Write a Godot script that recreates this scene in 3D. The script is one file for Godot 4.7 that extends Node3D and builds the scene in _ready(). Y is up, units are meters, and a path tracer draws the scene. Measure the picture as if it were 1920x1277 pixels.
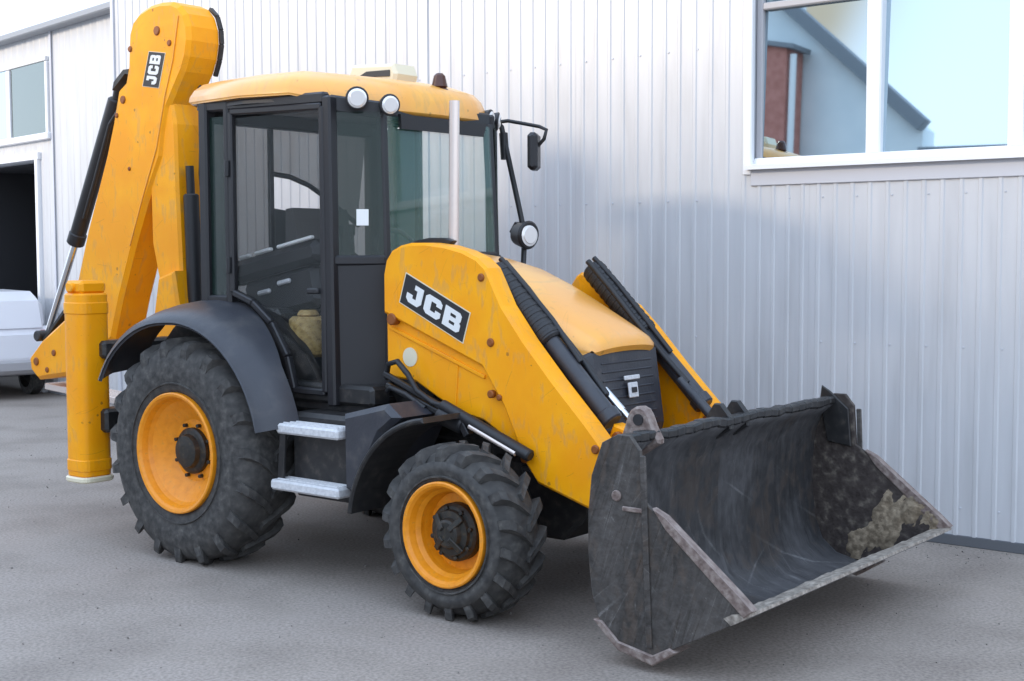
extends Node3D

# ---------------------------------------------------------------- mesh helper
class MB:
	var st := SurfaceTool.new()
	var T := Transform3D()
	var used := false
	func _init() -> void:
		st.begin(Mesh.PRIMITIVE_TRIANGLES)
	func v(p: Vector3, uv := Vector2.ZERO) -> void:
		st.set_uv(uv)
		st.add_vertex(T * p)
		used = true
	func face(pts: Array, hint: Vector3, group := -1, uvs: Array = []) -> void:
		var n := Vector3.ZERO
		for i in range(1, pts.size() - 1):
			n += (pts[i + 1] - pts[0]).cross(pts[i] - pts[0])
		var flip := n.dot(hint) < 0.0
		st.set_smooth_group(group)
		for i in range(1, pts.size() - 1):
			var a := i
			var b := i + 1
			if flip:
				a = i + 1
				b = i
			for k in [0, a, b]:
				v(pts[k], uvs[k] if uvs.size() else Vector2(pts[k].x, pts[k].y))
	static func area(p: PackedVector2Array) -> float:
		var s := 0.0
		for i in p.size():
			s += p[i].cross(p[(i + 1) % p.size()])
		return s
	static func inset(p: PackedVector2Array, d: float) -> PackedVector2Array:
		var r := PackedVector2Array()
		var n := p.size()
		for i in n:
			var e0 := (p[i] - p[(i + n - 1) % n]).normalized()
			var e1 := (p[(i + 1) % n] - p[i]).normalized()
			var n0 := Vector2(-e0.y, e0.x)
			var n1 := Vector2(-e1.y, e1.x)
			var m := n0 + n1
			var k := maxf(0.35, 1.0 + n0.dot(n1))
			r.append(p[i] + m * d / k)
		return r
	# polygon in XY swept along Z, with bevelled rims
	func prism(poly0: Array, z0: float, z1: float, bev := 0.0, smooth := false) -> void:
		var poly := PackedVector2Array(poly0)
		if area(poly) < 0:
			poly.reverse()
		var ins := inset(poly, bev) if bev > 0.0 else poly
		var tri := Geometry2D.triangulate_polygon(ins)
		if tri.is_empty():
			ins = poly
			tri = Geometry2D.triangulate_polygon(ins)
		for side in [[z1, 1.0], [z0, -1.0]]:
			for i in range(0, tri.size(), 3):
				var q := []
				for k in 3:
					q.append(Vector3(ins[tri[i + k]].x, ins[tri[i + k]].y, side[0]))
				face(q, Vector3(0, 0, side[1]))
		var n := poly.size()
		var l := 0.0
		for i in n:
			var j := (i + 1) % n
			var e := poly[j] - poly[i]
			var nn := Vector3(e.y, -e.x, 0).normalized()
			var a := poly[i]
			var b := poly[j]
			var g := 3 if smooth else -1
			face([Vector3(a.x, a.y, z0 + bev), Vector3(b.x, b.y, z0 + bev), Vector3(b.x, b.y, z1 - bev), Vector3(a.x, a.y, z1 - bev)], nn, g,
				[Vector2(z0, l), Vector2(z0, l + e.length()), Vector2(z1, l + e.length()), Vector2(z1, l)])
			if bev > 0.0:
				for s in [[z1, 1.0], [z0, -1.0]]:
					face([Vector3(a.x, a.y, s[0] - bev * s[1]), Vector3(b.x, b.y, s[0] - bev * s[1]), Vector3(ins[j].x, ins[j].y, s[0]), Vector3(ins[i].x, ins[i].y, s[0])], nn + Vector3(0, 0, s[1]))
			l += e.length()
	func box(c: Vector3, s: Vector3, bev := 0.004) -> void:
		var hx := s.x / 2
		var hy := s.y / 2
		bev = minf(bev, minf(hx, minf(hy, s.z / 2)) * 0.6)
		if bev <= 0.0:
			var T1 := T
			T = T * Transform3D(Basis(), c)
			prism([Vector2(-hx, -hy), Vector2(hx, -hy), Vector2(hx, hy), Vector2(-hx, hy)], -s.z / 2, s.z / 2)
			T = T1
			return
		var T0 := T
		T = T * Transform3D(Basis(), c)
		prism([Vector2(-hx + bev, -hy), Vector2(hx - bev, -hy), Vector2(hx, -hy + bev), Vector2(hx, hy - bev), Vector2(hx - bev, hy), Vector2(-hx + bev, hy), Vector2(-hx, hy - bev), Vector2(-hx, -hy + bev)], -s.z / 2, s.z / 2, bev)
		T = T0
	static func frame(a: Vector3, b: Vector3, up := Vector3.UP) -> Basis:
		var z := (b - a).normalized()
		if absf(z.dot(up)) > 0.98:
			up = Vector3.RIGHT
		var x := up.cross(z).normalized()
		return Basis(x, z.cross(x), z)
	# square bar from a to b: w along the side, h along up
	func bar(a: Vector3, b: Vector3, w: float, h: float, up := Vector3.UP, bev := 0.004) -> void:
		var T0 := T
		T = T * Transform3D(frame(a, b, up), (a + b) / 2)
		box(Vector3.ZERO, Vector3(w, h, a.distance_to(b)), bev)
		T = T0
	func cyl(a: Vector3, b: Vector3, r0: float, r1 := -1.0, n := 16, bev := 0.0) -> void:
		if r1 < 0.0:
			r1 = r0
		var T0 := T
		T = T * Transform3D(frame(a, b), a)
		var l := a.distance_to(b)
		if bev > 0.0:
			lathe([[0.0, 0.0], [r0 - bev, 0.0], [r0, bev], [r1, l - bev], [r1 - bev, l], [0.0, l]], n)
		else:
			lathe([[0.0, 0.0], [r0, 0.0], [r1, l], [0.0, l]], n)
		T = T0
	# profile of [radius, height] about local z; outside is to the right of its way
	func lathe(pr: Array, n := 24, smooth := false, a0 := 0.0, a1 := TAU, sgn := 1.0) -> void:
		for s in pr.size() - 1:
			var p: Array = pr[s]
			var q: Array = pr[s + 1]
			var d := Vector2(q[0] - p[0], q[1] - p[1])
			if d.length() < 1e-6:
				continue
			var g: int = 9 if smooth else 10 + s % 2
			for i in n:
				var t0 := a0 + (a1 - a0) * i / n
				var t1 := a0 + (a1 - a0) * (i + 1) / n
				var c0 := Vector3(cos(t0), sin(t0), 0)
				var c1 := Vector3(cos(t1), sin(t1), 0)
				var m := ((c0 + c1) / 2).normalized()
				var hint := (m * d.y - Vector3(0, 0, d.x)) * sgn
				var pts := []
				if p[0] > 1e-5:
					pts = [c0 * p[0] + Vector3(0, 0, p[1]), c1 * p[0] + Vector3(0, 0, p[1])]
				else:
					pts = [Vector3(0, 0, p[1])]
				if q[0] > 1e-5:
					pts.append(c1 * q[0] + Vector3(0, 0, q[1]))
					pts.append(c0 * q[0] + Vector3(0, 0, q[1]))
				else:
					pts.append(Vector3(0, 0, q[1]))
				face(pts, hint, g)
	func tube(path: Array, r: float, n := 10) -> void:
		var rings := []
		var up := Vector3(0.13, 0.9, 0.31).normalized()
		for i in path.size():
			var t: Vector3 = (path[mini(i + 1, path.size() - 1)] - path[maxi(i - 1, 0)]).normalized()
			var x := up.cross(t).normalized()
			var y := t.cross(x)
			up = y
			var ring := []
			for k in n:
				var a := TAU * k / n
				ring.append(path[i] + (x * cos(a) + y * sin(a)) * r)
			rings.append(ring)
		for i in rings.size() - 1:
			for k in n:
				var m := (k + 1) % n
				face([rings[i][k], rings[i][m], rings[i + 1][m], rings[i + 1][k]], rings[i][k] + rings[i][m] - path[i] * 2.0, 5)
		face(rings[0], path[0] - path[1])
		face(rings[-1], path[-1] - path[-2])
	# flat plate through 3D points, thickness th centred on them
	func slab(pts: Array, th: float, bev := 0.0) -> void:
		var x: Vector3 = (pts[1] - pts[0]).normalized()
		var z := Vector3.ZERO
		for i in range(1, pts.size() - 1):
			z += (pts[i] - pts[0]).cross(pts[i + 1] - pts[0])
		z = z.normalized()
		var y := z.cross(x)
		var T0 := T
		T = T * Transform3D(Basis(x, y, z), pts[0])
		var p := []
		for q in pts:
			p.append(Vector2((q - pts[0]).dot(x), (q - pts[0]).dot(y)))
		prism(p, -th / 2, th / 2, bev)
		T = T0
	# rows of points: a sheet with smooth normals; out gives the outer side
	func sheet(rows: Array, out: Callable, group := 7) -> void:
		for i in rows.size() - 1:
			for k in rows[i].size() - 1:
				var a: Vector3 = rows[i][k]
				var b: Vector3 = rows[i][k + 1]
				var c: Vector3 = rows[i + 1][k + 1]
				var d: Vector3 = rows[i + 1][k]
				face([a, b, c, d], out.call((a + b + c + d) / 4), group, [Vector2(k, i) * 0.1, Vector2(k + 1, i) * 0.1, Vector2(k + 1, i + 1) * 0.1, Vector2(k, i + 1) * 0.1])
	func mesh() -> ArrayMesh:
		st.generate_normals()
		return st.commit()

# ---------------------------------------------------------------- scene helpers
var M := {}
var taken := {}

func numbered(called: String) -> String:
	taken[called] = taken.get(called, -1) + 1
	return called if taken[called] == 0 else "%s_%03d" % [called, taken[called]]

func obj(called: String, mb: MB, m: Material, parent: Node = self, label := "") -> MeshInstance3D:
	var o := MeshInstance3D.new()
	o.mesh = mb.mesh()
	o.mesh.surface_set_material(0, m)
	return put(called, o, parent, label)

func put(called: String, o: Node3D, parent: Node = self, label := "") -> Node3D:
	if parent == self:
		o.name = numbered(called)
	else:
		var n := 0
		var nm := called
		while parent.has_node(nm):
			n += 1
			nm = "%s_%03d" % [called, n]
		o.name = nm
	parent.add_child(o, true)
	if label:
		o.set_meta("label", label)
	return o

func copy_part(src: Node3D, called: String, parent: Node, tr: Transform3D) -> Node3D:
	var c: Node3D = src.duplicate()
	put(called, c, parent)
	c.transform = tr
	return c

func thing(called: String, label: String, category: String, at := Vector3.ZERO, turn := 0.0, group := "") -> Node3D:
	var o := Node3D.new()
	o.name = numbered(called)
	add_child(o, true)
	o.position = at
	o.rotation.y = turn
	o.set_meta("label", label)
	o.set_meta("category", category)
	if group:
		o.set_meta("group", group)
	return o

func lc(r: float, g: float, b: float) -> Color:
	return Color(r, g, b).linear_to_srgb()

func flat(c: Color, rough := 0.6, metal := 0.0) -> StandardMaterial3D:
	var m := StandardMaterial3D.new()
	m.albedo_color = c
	m.roughness = rough
	m.metallic = metal
	return m

func noise(sd: int, freq: float, stops: Array, size := 512, oct := 5, warp := 0.0) -> NoiseTexture2D:
	var n := FastNoiseLite.new()
	n.seed = sd
	n.noise_type = FastNoiseLite.TYPE_SIMPLEX_SMOOTH
	n.frequency = freq
	n.fractal_octaves = oct
	if warp > 0.0:
		n.domain_warp_enabled = true
		n.domain_warp_amplitude = warp
		n.domain_warp_frequency = freq * 1.5
	var t := NoiseTexture2D.new()
	t.width = size
	t.height = size
	t.seamless = true
	t.noise = n
	if stops.size():
		var g := Gradient.new()
		g.offsets = PackedFloat32Array(stops.map(func(s): return s[0]))
		g.colors = PackedColorArray(stops.map(func(s): return s[1]))
		t.color_ramp = g
	return t

func bump(sd: int, freq: float, strength: float, size := 512) -> NoiseTexture2D:
	var t := noise(sd, freq, [], size)
	t.as_normal_map = true
	t.bump_strength = strength
	return t

func tri(m: StandardMaterial3D, scale: float, world := false) -> StandardMaterial3D:
	m.uv1_triplanar = true
	m.uv1_world_triplanar = world
	m.uv1_scale = Vector3.ONE * scale
	return m

func textured(tex: Texture2D, scale: float, rough := 0.6, metal := 0.0, nrm: Texture2D = null, ns := 0.4, world := false) -> StandardMaterial3D:
	var m := flat(Color.WHITE, rough, metal)
	m.albedo_texture = tex
	if nrm:
		m.normal_enabled = true
		m.normal_texture = nrm
		m.normal_scale = ns
	return tri(m, scale, world)

func scratched(sd: int, w: int, h: int, base: Vector3, rust: Vector3, strokes: int, lean: float, wear: Callable) -> ImageTexture:
	# steel worn by digging: scrapes along v, dark scale, rust and specks; wear(v) says how bare the metal is
	var rng := RandomNumberGenerator.new()
	rng.seed = sd
	var n := FastNoiseLite.new()
	n.seed = sd + 5
	n.frequency = 0.008
	n.fractal_octaves = 6
	var n2 := FastNoiseLite.new()
	n2.seed = sd + 17
	n2.frequency = 0.06
	n2.fractal_octaves = 4
	var lum := PackedFloat32Array()
	lum.resize(w * h)
	for k in strokes:
		var x := rng.randf() * w
		var y := rng.randf() * h
		var l := int(pow(rng.randf(), 2.0) * 150.0) + 8
		var s := rng.randf_range(-0.10, 0.10) + lean
		var wd := 1 + int(pow(rng.randf(), 3.0) * 5.0)
		var a := rng.randf_range(-0.045, 0.055) / sqrt(wd)
		if rng.randf() < 0.03:
			s = rng.randf_range(-1.3, 1.3)
			a = 0.09
		for i in l:
			var f := a * (1.0 - absf(2.0 * i / l - 1.0)) * rng.randf_range(0.5, 1.2)
			for j in wd:
				lum[posmod(int(y + i), h) * w + posmod(int(x + s * i) + j, w)] += f
	for k in w * h / 260:
		var p := rng.randi_range(0, w * h - w - 2)
		var a := rng.randf_range(-0.03, 0.07)
		lum[p] += a
		if rng.randf() < 0.4:
			lum[p + 1] += a * 0.8
			lum[p + w] += a * 0.6
	var im := Image.create(w, h, false, Image.FORMAT_RGB8)
	for y in h:
		var ba: float = wear.call(float(y) / h)
		for x in w:
			var a := n.get_noise_2d(x, y * 0.45)
			var b := n2.get_noise_2d(x, y * 0.4)
			var bare := clampf(ba + 0.55 * a + 0.3 * b, 0.0, 1.0)
			var c := (base * 0.40).lerp(base * 1.45, bare)
			c = c.lerp(rust, clampf((0.7 * b - a - 0.12) * 1.5, 0.0, 0.55))
			c += Vector3(1, 0.99, 0.97) * lum[y * w + x] * (0.5 + bare)
			im.set_pixel(x, y, Color(maxf(c.x, 0.012), maxf(c.y, 0.012), maxf(c.z, 0.012)).linear_to_srgb())
	return ImageTexture.create_from_image(im)

func painted(sd: int, base: Vector3) -> ImageTexture:
	# working paint: slow fading, fine dust, thin scratches and chips down to primer
	var rng := RandomNumberGenerator.new()
	rng.seed = sd
	var n := FastNoiseLite.new()
	n.seed = sd
	n.frequency = 0.004
	n.fractal_octaves = 4
	var n2 := FastNoiseLite.new()
	n2.seed = sd + 1
	n2.frequency = 0.03
	n2.fractal_octaves = 5
	var w := 1024
	var mark := PackedFloat32Array()
	mark.resize(w * w)
	for k in 260:
		var x := rng.randf() * w
		var y := rng.randf() * w
		var ang := rng.randf() * TAU
		var l := int(pow(rng.randf(), 2.0) * 90.0) + 6
		var a := rng.randf_range(0.10, 0.45)
		for i in l:
			ang += rng.randf_range(-0.03, 0.03)
			x += cos(ang)
			y += sin(ang)
			mark[posmod(int(y), w) * w + posmod(int(x), w)] = a
	for k in 170:
		var cx := rng.randi_range(0, w - 1)
		var cy := rng.randi_range(0, w - 1)
		var rad := 1 + int(pow(rng.randf(), 5.0) * 6.0)
		for dy in range(-rad, rad + 1):
			for dx in range(-rad, rad + 1):
				if dx * dx + dy * dy <= rad * rad * rng.randf_range(0.4, 1.1):
					mark[posmod(cy + dy, w) * w + posmod(cx + dx, w)] = 0.6
	var im := Image.create(w, w, false, Image.FORMAT_RGB8)
	for y in w:
		for x in w:
			# fold the noise so that the tile closes on itself
			var fx := absf(x - w / 2.0)
			var fy := absf(y - w / 2.0)
			var a := n.get_noise_2d(fx, fy)
			var b := n2.get_noise_2d(fx, fy * 0.35)
			var c := base * (1.0 + 0.10 * a)
			c = c.lerp(Vector3(base.x, base.y * 0.84, base.z), clampf(0.35 - a, 0.0, 0.6))
			c = c.lerp(Vector3(0.42, 0.27, 0.12), clampf((b + 0.5 * a - 0.22) * 0.9, 0.0, 0.30))
			c = c.lerp(Vector3(0.16, 0.085, 0.03), mark[y * w + x])
			im.set_pixel(x, y, Color(c.x, c.y, c.z).linear_to_srgb())
	return ImageTexture.create_from_image(im)

func materials() -> void:
	M.yellow = textured(painted(3, Vector3(0.97, 0.40, 0.003)), 0.42, 0.46, 0.0, bump(8, 0.03, 1.2, 256), 0.10)
	M.yellow.metallic_specular = 0.35
	M.yellow.clearcoat_enabled = true
	M.yellow.clearcoat = 0.15
	M.yellow.clearcoat_roughness = 0.22
	M.sheen_yellow = textured(painted(13, Vector3(0.88, 0.43, 0.065)), 0.42, 0.36, 0.0)  # paler version of the yellow: sky sheen on hood and roof put into colour
	M.sheen_yellow.clearcoat_enabled = true
	M.sheen_yellow.clearcoat = 0.6
	M.sheen_yellow.clearcoat_roughness = 0.2
	var rimtex := noise(23, 0.02, [[0.0, lc(0.66, 0.21, 0.006)], [0.45, lc(0.84, 0.29, 0.006)], [0.75, lc(0.86, 0.31, 0.012)], [1.0, lc(0.55, 0.24, 0.05)]], 512, 6)
	M.rim = textured(rimtex, 1.6, 0.42)  # oranger than the body yellow: light bouncing inside the dish put into colour
	M.cream = flat(lc(0.75, 0.68, 0.50), 0.4)
	var rub := noise(31, 0.02, [[0.0, lc(0.022, 0.021, 0.021)], [0.45, lc(0.050, 0.047, 0.044)], [0.7, lc(0.070, 0.066, 0.061)], [1.0, lc(0.13, 0.12, 0.107)]], 512, 6)
	M.rubber = textured(rub, 1.3, 0.78, 0.0, bump(9, 0.08, 3.0, 256), 0.3)
	var plas := noise(37, 0.012, [[0.0, lc(0.030, 0.032, 0.040)], [0.6, lc(0.038, 0.040, 0.049)], [1.0, lc(0.085, 0.080, 0.078)]], 512, 5)
	M.plastic = textured(plas, 0.8, 0.42, 0.0, bump(10, 0.2, 1.5, 256), 0.12)
	var blk := noise(43, 0.018, [[0.0, lc(0.012, 0.012, 0.013)], [0.6, lc(0.022, 0.021, 0.021)], [1.0, lc(0.065, 0.056, 0.047)]], 512, 5)
	M.black = textured(blk, 1.2, 0.45)
	M.hub = textured(noise(44, 0.03, [[0.0, lc(0.010, 0.010, 0.009)], [0.6, lc(0.02, 0.018, 0.014)], [1.0, lc(0.09, 0.06, 0.03)]], 256, 5), 3.0, 0.5)
	M.cab = flat(lc(0.015, 0.0145, 0.017), 0.42)
	M.trim = flat(lc(0.05, 0.052, 0.055), 0.7)
	M.hose = flat(lc(0.016, 0.016, 0.018), 0.5)
	M.chrome = flat(lc(0.75, 0.75, 0.76), 0.14, 1.0)
	M.alu = textured(noise(51, 0.05, [[0.0, lc(0.52, 0.52, 0.53)], [0.6, lc(0.66, 0.66, 0.67)], [1.0, lc(0.72, 0.71, 0.70)]], 256, 4), 2.5, 0.5, 0.1)
	M.pipe = flat(lc(0.72, 0.62, 0.56), 0.25, 0.55)
	M.white = flat(lc(0.78, 0.78, 0.76), 0.5)
	M.lamp = flat(lc(0.82, 0.80, 0.78), 0.12, 0.3)
	M.pin = flat(lc(0.26, 0.075, 0.010), 0.5, 0.1)
	M.beacon = flat(lc(0.07, 0.022, 0.012), 0.25)
	var g := flat(Color(0.45, 0.65, 0.58, 0.11), 0.03)
	g.transparency = BaseMaterial3D.TRANSPARENCY_ALPHA
	g.metallic_specular = 0.4
	M.glass = g
	var gs := flat(Color(0.08, 0.11, 0.10, 0.07), 0.03)
	gs.transparency = BaseMaterial3D.TRANSPARENCY_ALPHA
	gs.metallic_specular = 0.3
	M.smoke = gs
	var gd := flat(Color(0.13, 0.20, 0.18, 0.52), 0.03)
	gd.transparency = BaseMaterial3D.TRANSPARENCY_ALPHA
	gd.metallic_specular = 0.35
	M.tint = gd
	M.blind = flat(lc(0.035, 0.055, 0.066), 0.3)
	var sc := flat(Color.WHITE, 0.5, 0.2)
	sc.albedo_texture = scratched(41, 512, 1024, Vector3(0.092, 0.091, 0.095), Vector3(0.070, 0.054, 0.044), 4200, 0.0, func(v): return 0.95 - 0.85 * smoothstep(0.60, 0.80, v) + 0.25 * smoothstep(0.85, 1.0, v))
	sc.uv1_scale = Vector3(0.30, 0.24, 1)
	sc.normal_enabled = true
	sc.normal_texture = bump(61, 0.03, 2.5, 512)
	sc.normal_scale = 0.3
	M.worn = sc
	var pm := flat(Color.WHITE, 0.6, 0.1)
	pm.albedo_texture = scratched(77, 512, 512, Vector3(0.066, 0.059, 0.054), Vector3(0.085, 0.062, 0.047), 1500, 0.35, func(_v): return 0.45)
	pm.uv1_scale = Vector3(0.55, 0.55, 1)
	pm.normal_enabled = true
	pm.normal_texture = bump(68, 0.05, 4.0)
	pm.normal_scale = 0.35
	M.plate = pm
	var mud := noise(71, 0.02, [[0.0, lc(0.10, 0.078, 0.055)], [0.45, lc(0.20, 0.155, 0.105)], [0.6, lc(0.29, 0.23, 0.16)], [1.0, lc(0.42, 0.345, 0.25)]], 512, 7)
	M.mud = textured(mud, 1.6, 0.9, 0.0, bump(72, 0.05, 6.0), 0.6)
	M.brown = textured(noise(76, 0.014, [[0.0, lc(0.030, 0.022, 0.019)], [0.45, lc(0.046, 0.035, 0.031)], [0.62, lc(0.065, 0.052, 0.044)], [0.80, lc(0.13, 0.11, 0.09)], [1.0, lc(0.2, 0.17, 0.13)]], 1024, 9), 0.8, 0.7, 0.0, bump(68, 0.05, 4.0), 0.4)
	M.edge = textured(noise(73, 0.03, [[0.0, lc(0.11, 0.092, 0.076)], [0.4, lc(0.24, 0.21, 0.18)], [0.7, lc(0.40, 0.355, 0.305)], [1.0, lc(0.50, 0.45, 0.39)]], 512, 6), 1.4, 0.5, 0.2, bump(74, 0.06, 4.0, 256), 0.4)
	M.cutter = textured(noise(75, 0.025, [[0.0, lc(0.11, 0.075, 0.066)], [0.5, lc(0.22, 0.17, 0.15)], [1.0, lc(0.36, 0.31, 0.28)]], 512, 6), 1.4, 0.55, 0.2, bump(74, 0.06, 4.0, 256), 0.4)
	# buildings and ground
	var sheetm := noise(81, 0.006, [[0.0, lc(0.495, 0.497, 0.505)], [0.35, lc(0.55, 0.553, 0.565)], [0.6, lc(0.57, 0.573, 0.585)], [1.0, lc(0.605, 0.607, 0.617)]], 1024, 7)
	M.sheet = textured(sheetm, 0.35, 0.42, 0.04, null, 0.4, true)
	M.sheet.uv1_scale = Vector3(0.9, 0.10, 0.9)
	M.frame = flat(lc(0.80, 0.80, 0.81), 0.35)
	M.flash = flat(lc(0.55, 0.56, 0.60), 0.35, 0.1)
	M.plinth = flat(lc(0.11, 0.115, 0.125), 0.7)
	M.core = flat(lc(0.35, 0.36, 0.38), 0.7)
	M.roofing = flat(lc(0.30, 0.32, 0.35), 0.6)
	var mir := flat(lc(0.48, 0.595, 0.66), 0.02, 1.0)
	M.mirror = mir
	M.dull_glass = flat(lc(0.20, 0.235, 0.22), 0.08, 0.9)
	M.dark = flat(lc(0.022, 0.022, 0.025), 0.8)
	var asp := noise(91, 0.10, [[0.0, lc(0.195, 0.168, 0.146)], [0.45, lc(0.305, 0.263, 0.228)], [0.6, lc(0.330, 0.285, 0.248)], [1.0, lc(0.42, 0.365, 0.318)]], 1024, 6)
	M.ground = textured(asp, 0.37, 0.8, 0.0, bump(92, 0.16, 3.0, 1024), 0.2, true)
	M.ground.detail_enabled = true
	M.ground.detail_blend_mode = BaseMaterial3D.BLEND_MODE_MUL
	M.ground.detail_albedo = noise(93, 0.010, [[0.0, lc(0.70, 0.68, 0.67)], [0.32, lc(0.85, 0.84, 0.83)], [0.5, lc(0.94, 0.93, 0.92)], [0.62, lc(0.97, 0.96, 0.96)], [1.0, lc(1, 1, 1)]], 512, 6)
	M.ground.detail_uv_layer = BaseMaterial3D.DETAIL_UV_2
	M.ground.uv2_triplanar = true
	M.ground.uv2_world_triplanar = true
	M.ground.uv2_scale = Vector3.ONE * 0.16
	M.stone = flat(lc(0.20, 0.18, 0.16), 0.9)
	M.brick = textured(noise(95, 0.03, [[0.0, lc(0.40, 0.15, 0.11)], [1.0, lc(0.55, 0.24, 0.19)]], 256, 5), 0.5, 0.85)
	M.hall = textured(noise(96, 0.02, [[0.0, lc(0.70, 0.74, 0.74)], [1.0, lc(0.80, 0.82, 0.80)]], 256, 4), 0.2, 0.6)
	M.slate = flat(lc(0.20, 0.215, 0.23), 0.6)
	M.carpaint = flat(lc(0.78, 0.78, 0.82), 0.25)
	M.carpaint.clearcoat_enabled = true
	M.carpaint.clearcoat = 0.8
	M.sill_grey = flat(lc(0.42, 0.41, 0.42), 0.6)
	M.red = flat(lc(0.30, 0.02, 0.02), 0.3)
	M.seat = flat(lc(0.085, 0.08, 0.078), 0.85)
	M.tan = textured(noise(97, 0.03, [[0.0, lc(0.16, 0.10, 0.03)], [0.5, lc(0.42, 0.28, 0.09)], [1.0, lc(0.50, 0.38, 0.16)]], 256, 5), 3.0, 0.6)

func p3(x: float, y: float, z: float) -> Vector3:
	return Vector3(x, y, z)

# ---------------------------------------------------------------- wheels
func make_wheel(called: String, parent: Node, R: float, rf: float, w: float, dish: float, hubr: float, lugs: int, lw: float, front: bool, dirn: float) -> Node3D:
	# local origin on the axle, z = 0 at the outer sidewall, outwards is +z
	var o := Node3D.new()
	put(called, o, parent)
	var t := MB.new()
	var rc := R - 0.032
	var prof := [[rf - 0.01, -0.05], [rf + 0.012, -0.026], [rf + 0.035, -0.012], [lerpf(rf, rc, 0.42), 0.0], [lerpf(rf, rc, 0.68), -0.003], [rc - 0.055, -0.022], [rc - 0.02, -0.052], [rc, -0.095], [rc + 0.008, -w / 2],
		[rc, -w + 0.095], [rc - 0.02, -w + 0.052], [rc - 0.055, -w + 0.022], [lerpf(rf, rc, 0.42), -w], [rf + 0.035, -w + 0.012], [rf - 0.01, -w + 0.05]]
	t.lathe(prof, 64, true, 0.0, TAU, -1.0)
	# moulded bead ring on the sidewall
	var rb := lerpf(rf, rc, 0.22)
	t.lathe([[rb - 0.006, -0.012], [rb - 0.004, 0.002], [rb + 0.004, 0.003], [rb + 0.007, -0.010]], 64, false, 0.0, TAU, -1.0)
	var sweep := (w / 2) * 0.95 / R * dirn
	for side in [0, 1]:
		for k in lugs:
			var a0: float = TAU * (k + 0.5 * side) / lugs
			var secs := []
			for s in [[-0.06, rc - 0.01, R], [0.35, rc - 0.01, R + 0.002], [0.72, rc - 0.02, R - 0.003], [0.93, rc - 0.05, R - 0.020], [1.0, rc - 0.09, R - 0.062], [1.0, rc - 0.14, R - 0.125]]:
				var f: float = s[0]
				var zz: float = -w / 2 + (w / 2 - 0.006) * f
				var out_: float = s[2]
				if s[2] < R - 0.1:
					zz -= 0.004
				if side == 1:
					zz = -w - zz
				var a: float = a0 + sweep * minf(f, 1.0) * (1.0 - 0.25 * f)
				var hw := lw * (0.40 + 0.12 * f) / R
				var ri: float = s[1]
				var ring := []
				for c in [[ri, -1.18], [out_, -0.86], [out_, 0.86], [ri, 1.18]]:
					var aa: float = a + hw * c[1]
					ring.append(Vector3(cos(aa) * c[0], sin(aa) * c[0], zz))
				secs.append(ring)
			for i in secs.size() - 1:
				var mid := Vector3.ZERO
				for c in 4:
					mid += secs[i][c] + secs[i + 1][c]
				mid /= 8.0
				for c in 3:
					var q := [secs[i][c], secs[i][c + 1], secs[i + 1][c + 1], secs[i + 1][c]]
					t.face(q, (q[0] + q[1] + q[2] + q[3]) / 4.0 - mid)
			t.face(secs[0], secs[0][0] - secs[1][0])
			t.face(secs[-1], secs[-1][0] - secs[-2][0])
	obj("tyre", t, M.rubber, o)
	var r := MB.new()
	r.lathe([[rf + 0.012, -0.03], [rf + 0.012, 0.002], [rf + 0.004, 0.008], [rf - 0.010, 0.004], [rf - 0.022, -0.012], [rf - 0.034, -0.05], [rf - 0.05, -0.075],
		[lerpf(rf, hubr, 0.45), -dish * 0.72], [hubr + 0.05, -dish], [hubr * 0.5, -dish]], 56, false, 0.0, TAU, -1.0)
	r.lathe([[rf - 0.02, -0.06], [rf - 0.05, -w + 0.1], [rf + 0.012, -w + 0.03]], 40, false)
	obj("rim", r, M.rim, o)
	var h := MB.new()
	if front:
		h.lathe([[hubr, -dish - 0.01], [hubr, -dish + 0.05], [hubr - 0.014, -dish + 0.065], [hubr - 0.03, -dish + 0.068], [hubr - 0.036, -dish + 0.085], [0.085, -dish + 0.09], [0.075, -dish + 0.112], [0.062, -dish + 0.118], [0.0, -dish + 0.118]], 32, false, 0.0, TAU, -1.0)
		for k in 4:
			var a := TAU * (k + 0.5) / 4
			h.bar(Vector3(cos(a) * 0.03, sin(a) * 0.03, -dish + 0.115), Vector3(cos(a) * (hubr - 0.03), sin(a) * (hubr - 0.03), -dish + 0.085), 0.032, 0.03, Vector3(0, 0, 1))
	else:
		h.lathe([[hubr, -dish - 0.01], [hubr, -dish + 0.03], [hubr - 0.015, -dish + 0.04], [hubr * 0.75, -dish + 0.045], [hubr * 0.68, -dish + 0.075], [hubr * 0.3, -dish + 0.085], [0.0, -dish + 0.085]], 32, false, 0.0, TAU, -1.0)
	obj("hub", h, M.hub, o)
	var nb := 8
	for k in nb:
		var bl := MB.new()
		var a := TAU * (k + 0.3) / nb
		var c := Vector3(cos(a), sin(a), 0) * (hubr - 0.022 if front else hubr + 0.025)
		bl.cyl(c + Vector3(0, 0, -dish), c + Vector3(0, 0, -dish + (0.082 if front else 0.03)), 0.013, -1.0, 6, 0.003)
		obj("wheel_nut", bl, M.hub, o)
	var vs := MB.new()
	vs.cyl(Vector3(rf * 0.6, rf * 0.55, -dish * 0.6), Vector3(rf * 0.62, rf * 0.57, -dish * 0.6 + 0.05), 0.006, 0.004, 8)
	obj("valve", vs, M.hose, o)
	return o

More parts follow.
